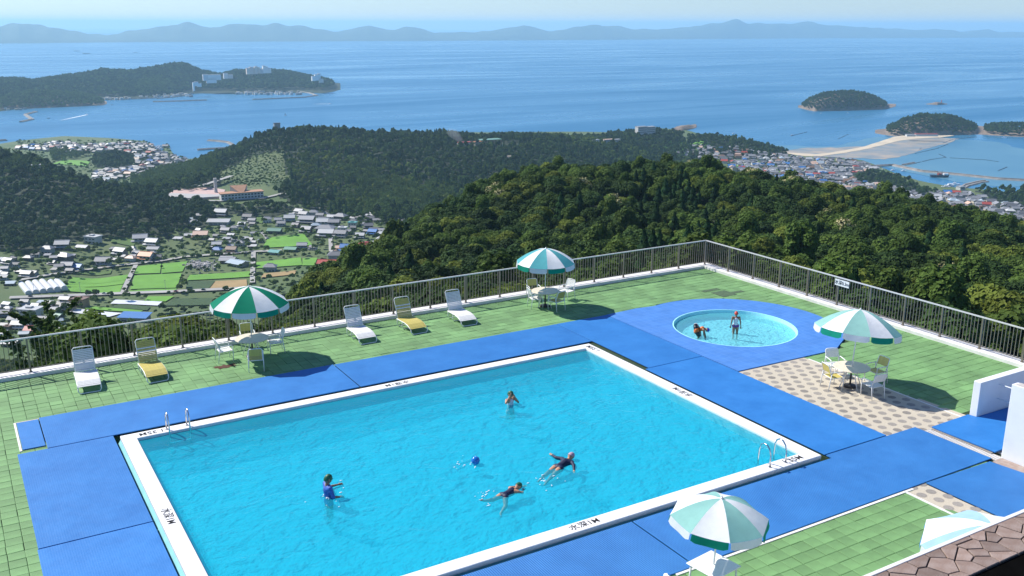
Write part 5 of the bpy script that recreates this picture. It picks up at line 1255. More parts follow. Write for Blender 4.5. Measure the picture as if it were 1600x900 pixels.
V5 = [(395,352,90,'pale'),(300,378,80,'grey','hip'),(585,318,100,'white','flat','white'),(520,358,80,'white','long'),(880,312,90,'pale'),(955,335,82,'white'),(962,368,80,'pale','long'),(757,392,80,'pale'),(820,432,66,'peach','hip','white'),(920,425,92,'orange','gable','white'),(650,458,95,'grey','gable','white'),(180,428,60,'grey','hip'),(225,405,50,'dark'),(58,450,70,'pale'),(340,425,50,'grey'),(412,428,90,'pale','hip'),(330,455,50,'grey'),(372,482,60,'grey'),(425,480,78,'pale'),(487,488,70,'blue'),(440,505,52,'dark'),(172,530,72,'white','gable','wood'),(38,530,50,'pale','gable','wood'),(5,520,50,'pale'),(215,515,50,'grey','long'),(1385,148,80,'white','gable','wood'),(1375,195,140,'white','long','white'),(1215,205,60,'pale','hip','white'),(1258,290,92,'peach','gable','cream'),(1465,238,52,'grey','hip','white'),(1515,215,50,'white'),(1550,172,62,'dark'),(1412,255,60,'pale'),(1357,345,62,'white','gable','wood'),(1357,380,66,'blue','hip'),(1450,378,70,'brown','gable','greyw'),(1500,335,60,'grey','hip','white'),(1580,348,60,'white','long'),(1425,440,100,'pale','long'),(1490,458,130,'tin','long'),(982,425,62,'dark'),(1112,300,60,'white','shed'),(1185,280,62,'white','long'),(62,582,70,'tin','shed'),
      (412,690,72,'pale','gable','tan'),(506,712,100,'brown','flat','tan'),(430,738,88,'grey','gable','tan'),(200,782,135,'white','flat','white'),(315,752,102,'pale','long','darkw'),(352,788,92,'green','long','darkw'),(268,825,92,'grey','gable','wood'),(180,828,72,'grey','gable','white'),(105,808,100,'pale','long'),(25,778,80,'grey'),(50,868,52,'brown','flat','brown' if False else 'wood'),(125,852,92,'white','gable','white'),(207,888,92,'red','gable'),(325,852,92,'green','long','wood'),(155,900,66,'tin','long'),(25,902,70,'pale'),(70,960,110,'pale','long'),(372,880,60,'grey'),(-60,700,70,'grey'),(-70,800,80,'pale')]
V6 = [(345,250,62,'dark','hip'),(470,268,62,'grey','hip','white'),(612,262,70,'white'),(700,235,62,'pale','gable','white'),(760,225,60,'grey','hip'),(802,240,52,'grey'),(722,272,100,'pale'),(820,288,80,'white'),(890,290,72,'grey'),(930,255,82,'grey','hip'),(1005,298,60,'teal','flat','white'),(1105,308,60,'dark'),(520,335,90,'green','long','darkw'),(718,332,70,'pale'),(835,330,120,'grey','hip'),(842,358,100,'white'),(942,330,62,'white','flat','white'),(932,362,80,'grey'),(1052,368,60,'white'),(1132,345,60,'blue'),(1190,400,80,'white','hip','white'),(968,450,80,'blue','gable'),(928,448,60,'peach'),(1038,475,80,'pale','hip'),(905,500,112,'dark','hip','greyw'),(522,468,78,'teal','long','greyw'),(620,450,80,'green','long','darkw'),(690,432,66,'pale','gable','wood'),(220,508,82,'pale','long'),(490,572,84,'grey','hip','greyw'),(1300,280,60,'dark'),(1190,335,50,'grey'),(1160,420,60,'pale'),(1240,385,50,'white'),(760,440,50,'grey'),(560,292,56,'grey'),(650,300,50,'dark'),(540,268,50,'pale'),(990,345,56,'grey'),(870,250,50,'white')]
seen = {}
COLN = {'grey':'grey tiled','pale':'pale grey','dark':'dark','white':'white','orange':'orange tiled','peach':'peach coloured','blue':'blue','red':'red','green':'green','brown':'brown','teal':'teal','tin':'blue-grey tin'}
KN = {'gable':'gabled house','hip':'hip-roofed house','long':'long low house','flat':'flat-roofed block','shed':'lean-to house'}
def place(L, conv, where):
    for e in L:
        x, y, w_, roof, *r_ = e; kind = r_[0] if r_ else 'gable'; wall = r_[1] if len(r_) > 1 else None
        px, py, wp = conv(x,y,w_)
        zone = where(px,py); lb = f'{COLN[roof]} roofed {KN[kind].replace("hip-roofed house","hipped house").replace("flat-roofed block","flat block")} {zone}'
        house(px, py, wp, roof, kind, wall, lb, group=f'valley houses {zone}')
def zone(px, py):
    if py > 462: return 'in the hamlet below the terrace fence'
    if px < 125: return 'in the hamlet left of the rice paddies' if py > 395 else 'under the dark left hill'
    if px < 265: return 'along the lane behind the rice paddies'
    if px < 400: return 'in the upper hamlet below the spa' if py < 375 else 'by the scrapyard beside the paddies'
    return 'in the upper right valley hamlet' if py < 372 else 'at the foot of the near wooded hill'
place(V5, lambda x,y,w_: (x/4,300+y/4,w_/4), zone); place(V6, lambda x,y,w_: (300+x/4,280+y/4,w_/4), zone)
# small sheds that fill the hamlets
zs = [A5((290,400),(460,400),(480,500),(310,500)),A5((0,700),(380,700),(420,880),(0,930)),A5((1180,160),(1590,150),(1590,330),(1200,270)),A6((560,210),(1150,230),(1220,370),(760,350)),A5((690,360),(1020,370),(1010,440),(720,440)),A5((0,420),(120,420),(130,540),(0,560)),A6((120,370),(440,380),(440,440),(120,440))]
for zi, Z in enumerate(zs):
    xs_, ys_ = [p[0] for p in Z], [p[1] for p in Z]; m_ = 0; tr = 0
    while m_ < (13,14,13,20,8,6,8)[zi] and tr < 400:
        tr += 1; x, y = random.uniform(min(xs_),max(xs_)), random.uniform(min(ys_),max(ys_))
        if not inpoly(x,y,Z): continue
        p = on_ground(x,y)
        if any((p.x-u)**2+(p.y-w_)**2 < (r_*.95+4)**2 for u,w_,r_ in KEEP_CLEAR) or any((p.x-q.x)**2+(p.y-q.y)**2 < 8**2 for q in RD): continue
        rf = random.choice(('grey','pale','white','pale','dark','tin')); kd = random.choice(('gable','long','shed','hip')); zn = zone(x,y)
        house(x,y,random.uniform(9,15),rf,kd,None,f'{COLN[rf]} roofed {KN[kd].replace("hip-roofed house","hipped house")} {zn}',group=f'valley houses {zn}',pos=p); m_ += 1
# notable valley buildings
sc_ = house(300+1100/4,280+455/4,120/4,'red','flat','cream','three-storey cream school block with red roof band at the foot of the hill',rz=BASE-.25,hh=11,dr=2.0,name='school')
hl = house(300+890/4,280+545/4,205/4,'red','long','white','long hall with red striped roof beside the near wooded hill',rz=BASE-.05,hh=7.5,dr=2.2,name='hall')
for i in range(9): MB().box(-.48+i*.12,-.43+i*.12,-.56,.56,.62,.64).obj('roof_stripe', 'roof_white', hl)
wh = house(845/4,300+800/4,200/4,'blue','shed','greyw','large workshop with a plain blue sheet roof just above the fence',rz=BASE-.1,hh=7,dr=2.0,name='workshop')
# greenhouse: five plastic tunnels
gp = on_ground(45,460); gh = thing('greenhouse', 'row of white plastic greenhouse tunnels left of the paddies', 'greenhouse', gp, BASE+.62)
for i in range(6):
    mb = MB(); vs = []
    for y in (0,40 if i < 4 else 34):
        for j in range(9): a = math.pi*j/8; vs.append((i*6.2-2.9*math.cos(a)*1.0, y, 1.2+2.6*math.sin(a) if 0 < j < 8 else -1.5))
    mb.add(vs, [(j,j+1,9+j+1,9+j) for j in range(8)]+[tuple(range(8,-1,-1)), tuple(range(9,18))]); mb.obj('tunnel', 'plastic_sheet', gh, smooth=False)
KEEP_CLEAR.append((gp.x,gp.y,38))
# scrapyard heaps
mat('scrap', (.42,.4,.38), .7, .5, .4, .5, 2, island=.5)
mb = MB(); c0 = on_ground(314,416)
for i in range(160):
    x, y = random.gauss(0,7), random.gauss(0,9); s = random.uniform(.5,1.6); mb.box(x-s,x+s,y-s*.6,y+s*.6,-.5,1.2+random.uniform(0,1.8))
o = mb.obj('scrap_heap', 'scrap', loc=c0); tag(o, 'pale heap of scrap cars beside the paddies', kind='stuff'); KEEP_CLEAR.append((c0.x,c0.y,20))
# cars on the valley road
def car(label, px, py, col):
    p = on_ground(px,py); p.z += 1.55; mat('paint_'+col, {'red':(.5,.03,.02),'dark':(.02,.02,.025),'white':(.75,.75,.75)}[col], .3, .05, 1) if 'paint_'+col not in MATS else 0
    t = thing('car', label, 'car', p, BASE-.12, 'cars on the valley road')
    bevel(MB().box(-2.1,2.1,-.85,.85,.35,.95).obj('body','paint_'+col,t),.12); bevel(MB().prism([(-1.3,.94),(1.2,.94),(.7,1.48),(-1.0,1.48)],-.75,.75).obj('cabin','window_dark',t),.05).rotation_euler = (R(90),0,0)
    for x in (-1.3,1.3):
        for y in (-.8,.8): w_ = MB().lathe([(.31,-.1),(.31,.1)],12).obj('wheel','dark_metal',t,loc=(x,y,.31)); w_.rotation_euler = (R(90),0,0)
for lb, px, py, c_ in (('red car on the valley road below the paddies',149,461.5,'red'),('small dark car on the valley road left of the green umbrella',318,455.5,'dark'),('dark red car on the road by the farm lane',275,458,'red'),('dark car at the left end of the valley road',48,466,'dark'),('white car on the valley road near the red one',163,461.5,'white')): car(lb,px,py,c_)
# utility poles
for i,(px,py) in enumerate(((126,459),(259,455),(54,462),(196,417),(316,404))):
    p = on_ground(px,py); t = thing('utility_pole', ('utility pole in front of the left paddies','utility pole in front of the middle paddies','utility pole by the greenhouse','utility pole by the lane behind the paddies','utility pole by the scrapyard')[i], 'pole', p)
    MB().tube([(0,0,-1),(0,0,12)],[.2,.13],8).obj('pole','concrete',t); MB().box(-1,1,-.06,.06,10.8,11).obj('crossarm','dark_metal',t)

# ================================================================== SPA on the valley shoulder
mat('spa_deck', (.50,.33,.29), .9, .12, .08, col2=(.56,.42,.38)); mat('spa_roof', (.42,.22,.12), .7, .15, .3, .3, 2)
ZS = -222.0
sp_ = thing('spa_hotel', 'white spa hotel with pink terrace and brown wedge roof on the shoulder', 'building', G(345,306,ZS)); o0 = sp_.location.copy()
loc_ = lambda x,y,z=ZS: (lambda p: (p.x-o0.x,p.y-o0.y))(G(x,y,z))
MB().prism([loc_(256,304),(*loc_(268,309.5),)[0:2],loc_(300,311),loc_(346,308),loc_(352,297),loc_(330,293),loc_(265,297)][::1], -9, .5).obj('terrace','spa_deck',sp_)
MB().prism([loc_(256,304),loc_(262,303),loc_(345,305.5),loc_(346,308),loc_(300,311),loc_(268,309.5)], .5, 1.4).obj('terrace_wall','wall_greyw',sp_)
for (a,b,z0,z1,nm,mt) in (((346,312),(412,307),-3.5,7.0,'wing','wall_whiteh'),):
    A_, B_ = Vector((*loc_(*a),0)), Vector((*loc_(*b),0)); t = (B_-A_).normalized(); nn = Vector((-t.y,t.x,0)); L = (B_-A_).length
    MB().prism([tuple(A_)[:2],tuple(B_)[:2],tuple(B_+nn*16)[:2],tuple(A_+nn*16)[:2]], z0, z1).obj(nm,mt,sp_)
    MB().prism([tuple(A_-t*.8-nn*.8)[:2],tuple(B_+t*.8-nn*.8)[:2],tuple(B_+t*.8+nn*16.8)[:2],tuple(A_-t*.8+nn*16.8)[:2]], z1, z1+.9).obj('roof','spa_roof',sp_)
    for r_ in range(2):
        for i in range(13):
            c = A_+t*L*(i+.5)/13-nn*.04; a_ = t*L/13*.33; z = 0+r_*3.8
            MB().add([tuple(c-a_+Vector((0,0,z))),tuple(c+a_+Vector((0,0,z))),tuple(c+a_+Vector((0,0,z+1.9))),tuple(c-a_+Vector((0,0,z+1.9)))],[(0,1,2,3)]).obj('window','window_dark',sp_)
    W0, W1 = A_+t*L*.28, A_+t*L*.69; F0, F1 = A_+t*L*.44, A_+t*L*.54; bk_ = nn*20
    V = [F0+nn*2+Vector((0,0,7.6)),F1+nn*2+Vector((0,0,7.6)),W1+bk_+Vector((0,0,15.5)),W0+bk_+Vector((0,0,15.5))]
    MB().add([tuple(q) for q in V]+[tuple(q-Vector((0,0,.7))) for q in V],[(0,1,2,3),(7,6,5,4),(0,4,5,1),(1,5,6,2),(2,6,7,3),(3,7,4,0)]).obj('wedge_roof','spa_roof',sp_)
    for q0, q1 in ((F0,W0),(F1,W1)):
        q0 = q0+nn*2.4; q1 = q1+bk_*.97
        MB().add([tuple(q0+Vector((0,0,6.5))),tuple(q1+Vector((0,0,6.5))),tuple(q1+Vector((0,0,14.6))),tuple(q0+Vector((0,0,6.8)))],[(0,1,2,3),(3,2,1,0)]).obj('side_wall','wall_whiteh',sp_)
tp = G(337.5,301,ZS); tw = thing('water_tower','slim white tower behind the spa terrace','tower',tp)
for sx in (-1,1):
    for sy_ in (-1,1): MB().box(sx*1.6-.35,sx*1.6+.35,sy_*1.6-.35,sy_*1.6+.35,-3,21).obj('column','wall_whiteh',tw)
for z in (3,9,15,20): MB().box(-1.9,1.9,-1.9,1.9,z,z+.9).obj('ring_beam','wall_whiteh',tw)
MB().box(-1.3,1.3,-1.3,1.3,-2,20).obj('core','wall_whiteh',tw)
KEEP_CLEAR += [(o0.x,o0.y,30)]
for px, py in ((270,303),(290,304),(310,304),(330,302),(370,306),(390,304),(405,303),(350,296),(380,296)): q = G(px,py,ZS); KEEP_CLEAR.append((q.x,q.y,20))

# ================================================================== BUILDINGS by pixel block (far hotels, halls)
mat('hotel_white',(.8,.79,.76),.8,.04,.2); mat('hotel_cream',(.74,.62,.52),.8,.04,.2); mat('hotel_greyw',(.6,.6,.6),.8,.04,.2)
def block(label, rects, D, dep=18, cat='building', name='hotel', rows=True, zb=6, turn=.45):
    c = GD((rects[0][0]+rects[0][2])/2, rects[0][3], D); t = thing(name, label, cat, c, BASE+turn)
    for k,(x0,y0,x1,y1,wl,*rf) in enumerate(rects):
        pc = GD((x0+x1)/2, y1, D+k*.8); q = pc-c; lx = q.dot(RH); ly = q.dot(FH)+(k%3)*3; w_ = (x1-x0)*D/F_PX/math.cos(PITCH)*1.0; h = (y1-y0)*D/F_PX
        wn = MB().box(lx-w_/2,lx+w_/2,ly,ly+dep,q.z-zb,q.z+h).obj('wing','hotel_'+wl if name == 'hotel' else wmn(wl),t)
        MB().box(lx-w_/2-.5,lx+w_/2+.5,ly-.5,ly+dep+.5,q.z+h+.01,q.z+h+1.0).obj('roof','roof_'+(rf[0] if rf else 'pale'),t)
        if rows:
            m_ = max(1,int(h/4))
            for i in range(m_): z = q.z+h*(i+.45)/m_; MB().box(lx-w_*.45,lx+w_*.45,ly-.12,ly-.02,z-.6,z+.7).obj('window_row','window_dark',wn)
    return t
Dp = 4250
block('cluster of pink and white hotels on the peninsula ridge',[(386,107,391,114,'cream'),(391,105.5,396,114,'cream'),(396,106.5,400,114,'cream'),(399,104.8,403,114,'cream'),(404,106,407,113,'cream'),(407,108.5,412,113.5,'greyw'),(412,104,416,113,'white'),(416,105.5,420,113,'white'),(420,107.5,425,113,'white')],4420,22,rows=False)
block('long white hotel on the peninsula saddle',[(318,117,325,124,'greyw'),(325,117.5,344,120,'white'),(325,120.6,345,123.6,'white'),(324,124.5,338,128,'white')],4330,20,rows=False)
block('small pale hotel right of the peninsula saddle',[(350,115,356,121,'white'),(355,117,364,121,'greyw')],4450,16,rows=False)
block('pale hotel blocks above the tip of the peninsula',[(488,119.5,493,124.5,'white'),(493,117,498,124,'white'),(498,116,502,124,'white'),(500,124,506,127.5,'cream')],4380,16,rows=False)
block('white tower hotel on the lower slope of the peninsula',[(302,129.5,304.5,140,'white'),(304.5,128.5,310,132.5,'white'),(309,131,315,134,'white')],4130,14,rows=False)
block('white clinic block on the wooded point in the middle distance',[(996,198.5,1012,208,'white'),(1011,199.5,1029,208,'white')],2360,14,name='clinic')
block('small lookout pavilion on the crest of the wooded ridge',[(429,193,438,199,'greyw','dark')],1880,7,name='pavilion',rows=False)
block('green roofed hall in the clearing on the ridge',[(751,219,785,225,'tan','green')],1905,20,name='hall',rows=False)
block('red roofed shed beside the smoke on the ridge',[(716,223,737,228,'white','red')],1880,10,name='shed',rows=False)
block('yellow roofed shed beside the green roofed hall',[(742,222,754,227,'cream','orange')],1890,9,name='shed',rows=False)
block('pale sheds at the right end of the ridge',[(927,219,937,223.5,'white'),(950,220,966,224.5,'white','peach'),(964,221,979,225,'cream')],2060,9,name='shed',rows=False)
block('red roofed beach house on the sand spit',[(1432,210,1465,212.5,'white','red'),(1418,211,1431,213,'white')],2590,12,name='beach_house',rows=False,zb=1,turn=0)
block('white harbour office by the right-hand mole',[(1498,292,1508,303,'white')],1790,10,name='office')
block('red sheds among the pines by the right harbour',[(1383,272.5,1398,277,'white','red')],1950,8,name='shed',rows=False)
block('white farmhouse on the dark wooded hill at the left',[(51,258.5,63,264,'cream','white')],1330,9,name='farmhouse',rows=False)
field('yard','yard',[(775,229),(783,223.5),(806,224),(800,231)],'pale bare ground in the ridge clearing',-205,2.5)
for x, y in ((726,226),(768,224),(790,228),(800,226),(745,226),(940,222),(965,223),(1003,207),(1020,207),(433,199),(57,263),(815,226)):
    q = on_ground(x,y,-215); KEEP_CLEAR.append((q.x,q.y,24))
for x in range(715,815,12): q = on_ground(x,231,-215); KEEP_CLEAR.append((q.x,q.y,17))

# ================================================================== COASTAL TOWNS
def town(poly, z0, sp, mx, label_zone, n_ind, seed, keepers=True):
    rs = random.Random(seed); pts = []
    amin = min(polar(G(x,y,z0))[0] for x,y in poly); amax = max(polar(G(x,y,z0))[0] for x,y in poly); D0 = min(polar(G(x,y,z0))[1] for x,y in poly); D1 = max(polar(G(x,y,z0))[1] for x,y in poly)
    D = D0
    while D < D1:
        a = amin
        while a < amax:
            aj, Dj = a+rs.gauss(0,sp*.13)/D, D+rs.gauss(0,sp*.13); p = (FH+RH*aj)*Dj; p.z = z0; v = p-Vector((0,0,CAMZ)); f_ = v.dot(_f)
            x, y = 800+F_PX*v.dot(_r)/f_, 450-F_PX*v.dot(_u)/f_
            if inpoly(x,y,poly) and rs.random() < mx and Dj < float(coastD(aj))-20: pts.append((p,x,y,f_))
            a += sp/D
        D += sp
    pts.sort(key=lambda q: q[3]); stuff = MB(); mats_ = ['roof_'+k_ for k_ in ROOFS]+[wmn(k_) for k_ in WALLS]; kr, kw_ = list(ROOFS), list(WALLS); cnt = 0
    vis = [q for q in pts if 0 < q[1] < 1600]
    for q in pts:
        p, x, y, f_ = q; p.z = tz(p.x,p.y); roof = rs.choice(('grey','grey','pale','dark','grey','dark','white','dark','tin','blue','red','brown','peach') if rs.random() < .6 else ('grey','grey','pale','dark')); kind = rs.choice(('gable','hip','hip','gable','long','flat')); wall = rs.choice(('white','cream','cream','greyw','wood','darkw'))
        w_ = rs.uniform(.62,.92)*sp; rz = BASE+rs.choice((0,0,math.pi/2))+rs.gauss(-.15,.12)
        if q in vis[:n_ind] if n_ind else False:
            zn = label_zone(x,y); house(0,0,0,roof,kind,wall,f'{COLN[roof]} roofed {KN[kind].replace("hip-roofed house","hipped house").replace("flat-roofed block","flat block")} {zn}',pos=p,w_m=w_,rz=rz,parts=False,group='coastal houses '+zn)
        else:
            m_ = MB(); wall_geo(m_,kind,len(kr)+kw_.index(wall)); roof_geo(m_,kind,kr.index(roof)); h = max(5,w_*.62); c_, s_ = math.cos(rz), math.sin(rz); d_ = w_/1.3
            m_.v = [(p.x+c_*vx*w_-s_*vy*d_, p.y+s_*vx*w_+c_*vy*d_, p.z+vz*h) for vx,vy,vz in m_.v]; o_ = len(stuff.v); stuff.v += m_.v; stuff.f += [tuple(i+o_ for i in f) for f in m_.f]; stuff.m += m_.m
            KEEP_CLEAR.append((p.x,p.y,w_*.6))
    if stuff.v: o = stuff.obj('distant_houses', mats_); tag(o, 'crowded small roofs of the '+label_zone(-1,0), kind='stuff')
def zr(x, y):
    if x < 0: return 'coastal town at the right'
    if x < 1200: return 'at the left of the right-hand town'
    if x < 1345: return 'amid the right-hand town'
    return 'near the right-hand harbour'
nb = max(0, 296-HOUSES)
town([(1062,243),(1090,240),(1130,243),(1200,246),(1250,247),(1300,249),(1345,253),(1374,264),(1330,276),(1340,286),(1390,293),(1440,305),(1480,301),(1520,302),(1550,316),(1615,326),(1615,372),(1560,352),(1450,330),(1350,310),(1250,297),(1190,285),(1175,272),(1140,268),(1130,255),(1062,250)], -285, 16.5, .92, zr, nb, 3)
town([(20,232),(100,222),(130,228),(200,224),(262,229),(250,238),(285,248),(300,254),(262,262),(215,268),(190,280),(140,290),(150,265),(212,262),(212,244),(180,236),(140,240),(70,236)], -285, 16, .8, lambda x,y: 'left coastal town', 0, 5)
# far village on the peninsula and white specks along the far shore
st_ = MB(); mats_ = ['wall_whiteh','roof_grey','wall_cream']
for x0,x1,y0,y1,m_,D_ in ((0,62,135,141,46,0),(0,40,146,170,40,0),(150,205,146,154,60,0),(200,260,144,151,50,0),(260,300,144,150,24,0),(365,470,142.5,146,70,0)):
    for i in range(m_):
        x, y = random.uniform(x0,x1), random.uniform(y0,y1); p = G(x,y,SEA+6); s = random.uniform(3.5,7); h = random.uniform(0,4); k_ = random.choice((0,1,2,0))
        st_.box(p.x-s,p.x+s,p.y-s*.8,p.y+s*.8,SEA-2,SEA+5.5+h,k_)
o = st_.obj('distant_houses', mats_); tag(o, 'pale specks of houses along the peninsula shore', kind='stuff')
st_ = MB()
for i in range(420):
    x = random.choice((random.uniform(1050,1600),random.uniform(540,700),random.uniform(850,960),random.uniform(0,80),random.uniform(1250,1420))); yb = float(np.interp(x,[-260,0,250,520,900,1250,1850],[69,68,65.5,64.5,62.5,60,58])); p = G(x,yb-random.uniform(.3,2.2),SEA); s = random.uniform(12,45)
    st_.box(p.x-s,p.x+s,p.y-s,p.y+s,SEA-2,SEA+random.uniform(14,34))
o = st_.obj('distant_houses', ['wall_whiteh']); tag(o, 'white specks of towns along the far shore', kind='stuff')

# ================================================================== BOATS
mat('hull_dark', (.04,.06,.09), .5, .2, .2); mat('hull_white', (.8,.8,.8), .4, .05, .2); mat('hull_red', (.4,.06,.04), .5, .2, .2)
def boat(label, px, py, L, kind='motor', rz=0, group='boats in the bay', hull='hull_white', name='boat'):
    p = G(px,py,SEA); t = thing(name, label, name.replace('_',' '), (p.x,p.y,SEA), BASE+rz, group); w_ = L*.27 if kind != 'cargo' else L*.15; h = L*.13 if kind != 'cargo' else L*.07
    P = [(-.5*L,-.42*w_),(.2*L,-.5*w_),(.5*L,0),(.2*L,.5*w_),(-.5*L,.42*w_)]
    mb = MB(); n_ = 5; mb.add([(x*.92,y*.75,-.4) for x,y in P]+[(x,y,h*(1.25 if x > .3*L else 1)) for x,y in P], [(4,3,2,1,0),(5,6,7,8,9)]+[(i,(i+1)%5,5+(i+1)%5,5+i) for i in range(5)]); mb.obj('hull',hull,t)
    if kind == 'cargo':
        MB().box(-.47*L,-.33*L,-.4*w_,.4*w_,h,h*2.6).obj('bridge','hull_white',t); MB().box(-.28*L,.32*L,-.36*w_,.36*w_,h,h*1.25).obj('hatch_cover','hull_dark',t); MB().tube([(.38*L,0,h),(.38*L,0,h*2.5)],.5,6).obj('mast','hull_dark',t)
    elif kind == 'sail':
        MB().tube([(0,0,h),(0,0,L*1.35)],.12,6).obj('mast','hull_white',t); MB().prism([(-.42*L,h+.8),(-.02*L,h+.8),(-.02*L,L*1.3)],-.06,.06).obj('sail','hull_white',t).rotation_euler = (R(90),0,0); MB().prism([(.05*L,h+.6),(.45*L,h+.4),(.03*L,L*1.1)],-.05,.05).obj('jib','hull_white',t).rotation_euler = (R(90),0,0)
    elif kind == 'barge':
        MB().box(-.1*L,.08*L,-.3*w_,.3*w_,h,h+3.2).obj('deckhouse','roof_red',t); MB().box(.2*L,.42*L,-.3*w_,.3*w_,h,h+3.6).obj('deckhouse','hull_white',t)
        for x in (-.14,.1): MB().tube([(x*L,0,h),(x*L,0,h+9)],.35,6).obj('spud','hull_dark',t)
        MB().tube([(.0,0,h+3),(-.3*L,0,h+9)],.3,6).obj('crane_arm','hull_red',t)
    else:
        MB().box(-.2*L,.1*L,-.3*w_,.3*w_,h,h+L*.13).obj('cabin','hull_white',t); MB().tube([(-.1*L,0,h+L*.13),(-.1*L,0,h+L*.4)],.07,6).obj('mast','hull_white',t)
    return t
boat('dark cargo ship out in the bay at the upper left',135,84,78,'cargo',.05,hull='hull_dark',name='cargo_ship'); boat('tiny distant ship left of the cargo ship',120,80,60,'cargo',.1,hull='hull_dark',name='cargo_ship'); boat('tiny distant ship right of the cargo ship',212,82.3,45,'cargo',0,hull='hull_dark',name='cargo_ship')
boat('white sailboat off the wooded ridge',446,180.5,8.5,'sail',.4,name='sailboat'); boat('speedboat trailing a white wake at the left',136,179,9,'motor',.3); boat('speedboat with a straight wake off the peninsula',516,162,9,'motor',0)
boat('small boat left of the wake in the bay',76,185,10,'motor',.2,hull='hull_dark'); boat('small boat near the peninsula shore',175,164,9,'motor',.2,hull='hull_dark')
boat('work barge with red deckhouse in the right harbour',1468,277,38,'barge',-.08,hull='hull_dark',name='work_barge')
for i,(px,py,L,lb) in enumerate(((1283,177.5,8,'small white boat left of the oval island shore'),(1325,177,9,'white boat below the oval island'),(1569,215.5,13,'white boat at the jetty of the larger island'),(1395,266.5,11,'white boat moored left along the right breakwater'),(1412,267.5,12,'white boat moored beneath the short stone jetty'),(1362,266,11,'white boat at the inner quay of the right harbour'),(1372,264,10,'white boat beside the inner quay'),(1380,265,10,'white boat third along the inner quay'),(1484,291,20,'large white fishing boat beside the mole'),(1492,289,19,'white fishing boat outermost beside the mole'),(1478,293,17,'white fishing boat innermost beside the mole'),(1238,211.5,9,'small white boat among the seaweed nets'),(1146,208.8,9,'tiny boat above the coastal headland'),(395,148.8,12,'white boat in the peninsula harbour, left'),(424,148.8,14,'white boat in the peninsula harbour, middle'),(443,148.2,12,'white boat in the peninsula harbour, right'))): boat(lb,px,py,L,'motor',random.uniform(-.5,.5))
for px, py, m_, lb in ((232,238,26,'boats crowded in the left coastal harbour'),):
    for i in range(m_): boat('moored white boat in the harbour of the left coastal town',random.uniform(205,262),random.uniform(227.5,233),random.uniform(8,13),'motor',random.uniform(-.6,.6),'boats moored in the left harbour')
# wakes (foam on the sea)
for lb, pts in (('white wake behind the left speedboat',[(136,179.2),(118,183),(95,188)]),('white wake behind the right speedboat',[(516,162.2),(500,162.4),(488,162.6)])):
    P = [G(x,y,SEA+.35) for x,y in pts]; vs = []
    for i,p in enumerate(P):
        t = (P[min(i+1,2)]-P[max(i-1,0)]).normalized(); nn = Vector((-t.y,t.x,0)); w_ = (4.5,5,1.5)[i]
        vs += [tuple(p+nn*w_),tuple(p-nn*w_)]
    o = MB().add(vs,[(0,1,3,2),(2,3,5,4)]).obj('wake','foam'); tag(o, lb, kind='stuff')
# seaweed-net stakes
mb = MB()
for pts in ([(1473,224),(1490,217.5),(1527,214)],[(1430,240),(1465,232),(1482,225)],[(1426,256),(1455,249.5),(1478,246),(1467,241)],[(1560,267),(1574,261)],[(1485,247),(1540,250),(1560,253)],[(1236,212.5),(1262,206)],[(1310,217),(1326,209.5)],[(1435,236),(1440,231)]):
    for i in range(len(pts)-1):
        L = math.hypot(pts[i+1][0]-pts[i][0],pts[i+1][1]-pts[i][1]); m_ = int(L*1.3)
        for j in range(m_):
            if random.random() < .25: continue
            u = j/m_; p = G(pts[i][0]*(1-u)+pts[i+1][0]*u,pts[i][1]*(1-u)+pts[i+1][1]*u,SEA); mb.box(p.x-1.1,p.x+1.1,p.y-1.4,p.y+1.4,SEA-.5,SEA+.8)
o = mb.obj('net_stakes','hull_dark'); tag(o,'dark lines of seaweed-net stakes in the shallows',kind='stuff')
lh = thing('lighthouse','small red lighthouse on the reef rock','lighthouse',GD(1471,160.5,polar(G(1471,163.3,SEA))[1]+12)); mat('light_red',(.5,.04,.03),.5,.05,1)
MB().tube([(0,0,-4),(0,0,9)],[1.9,1.3],10).obj('tower','light_red',lh); MB().lathe([(1.8,9),(1.8,9.4),(1.0,9.5),(1.0,11),(.2,12)],10).obj('lantern','light_red',lh)

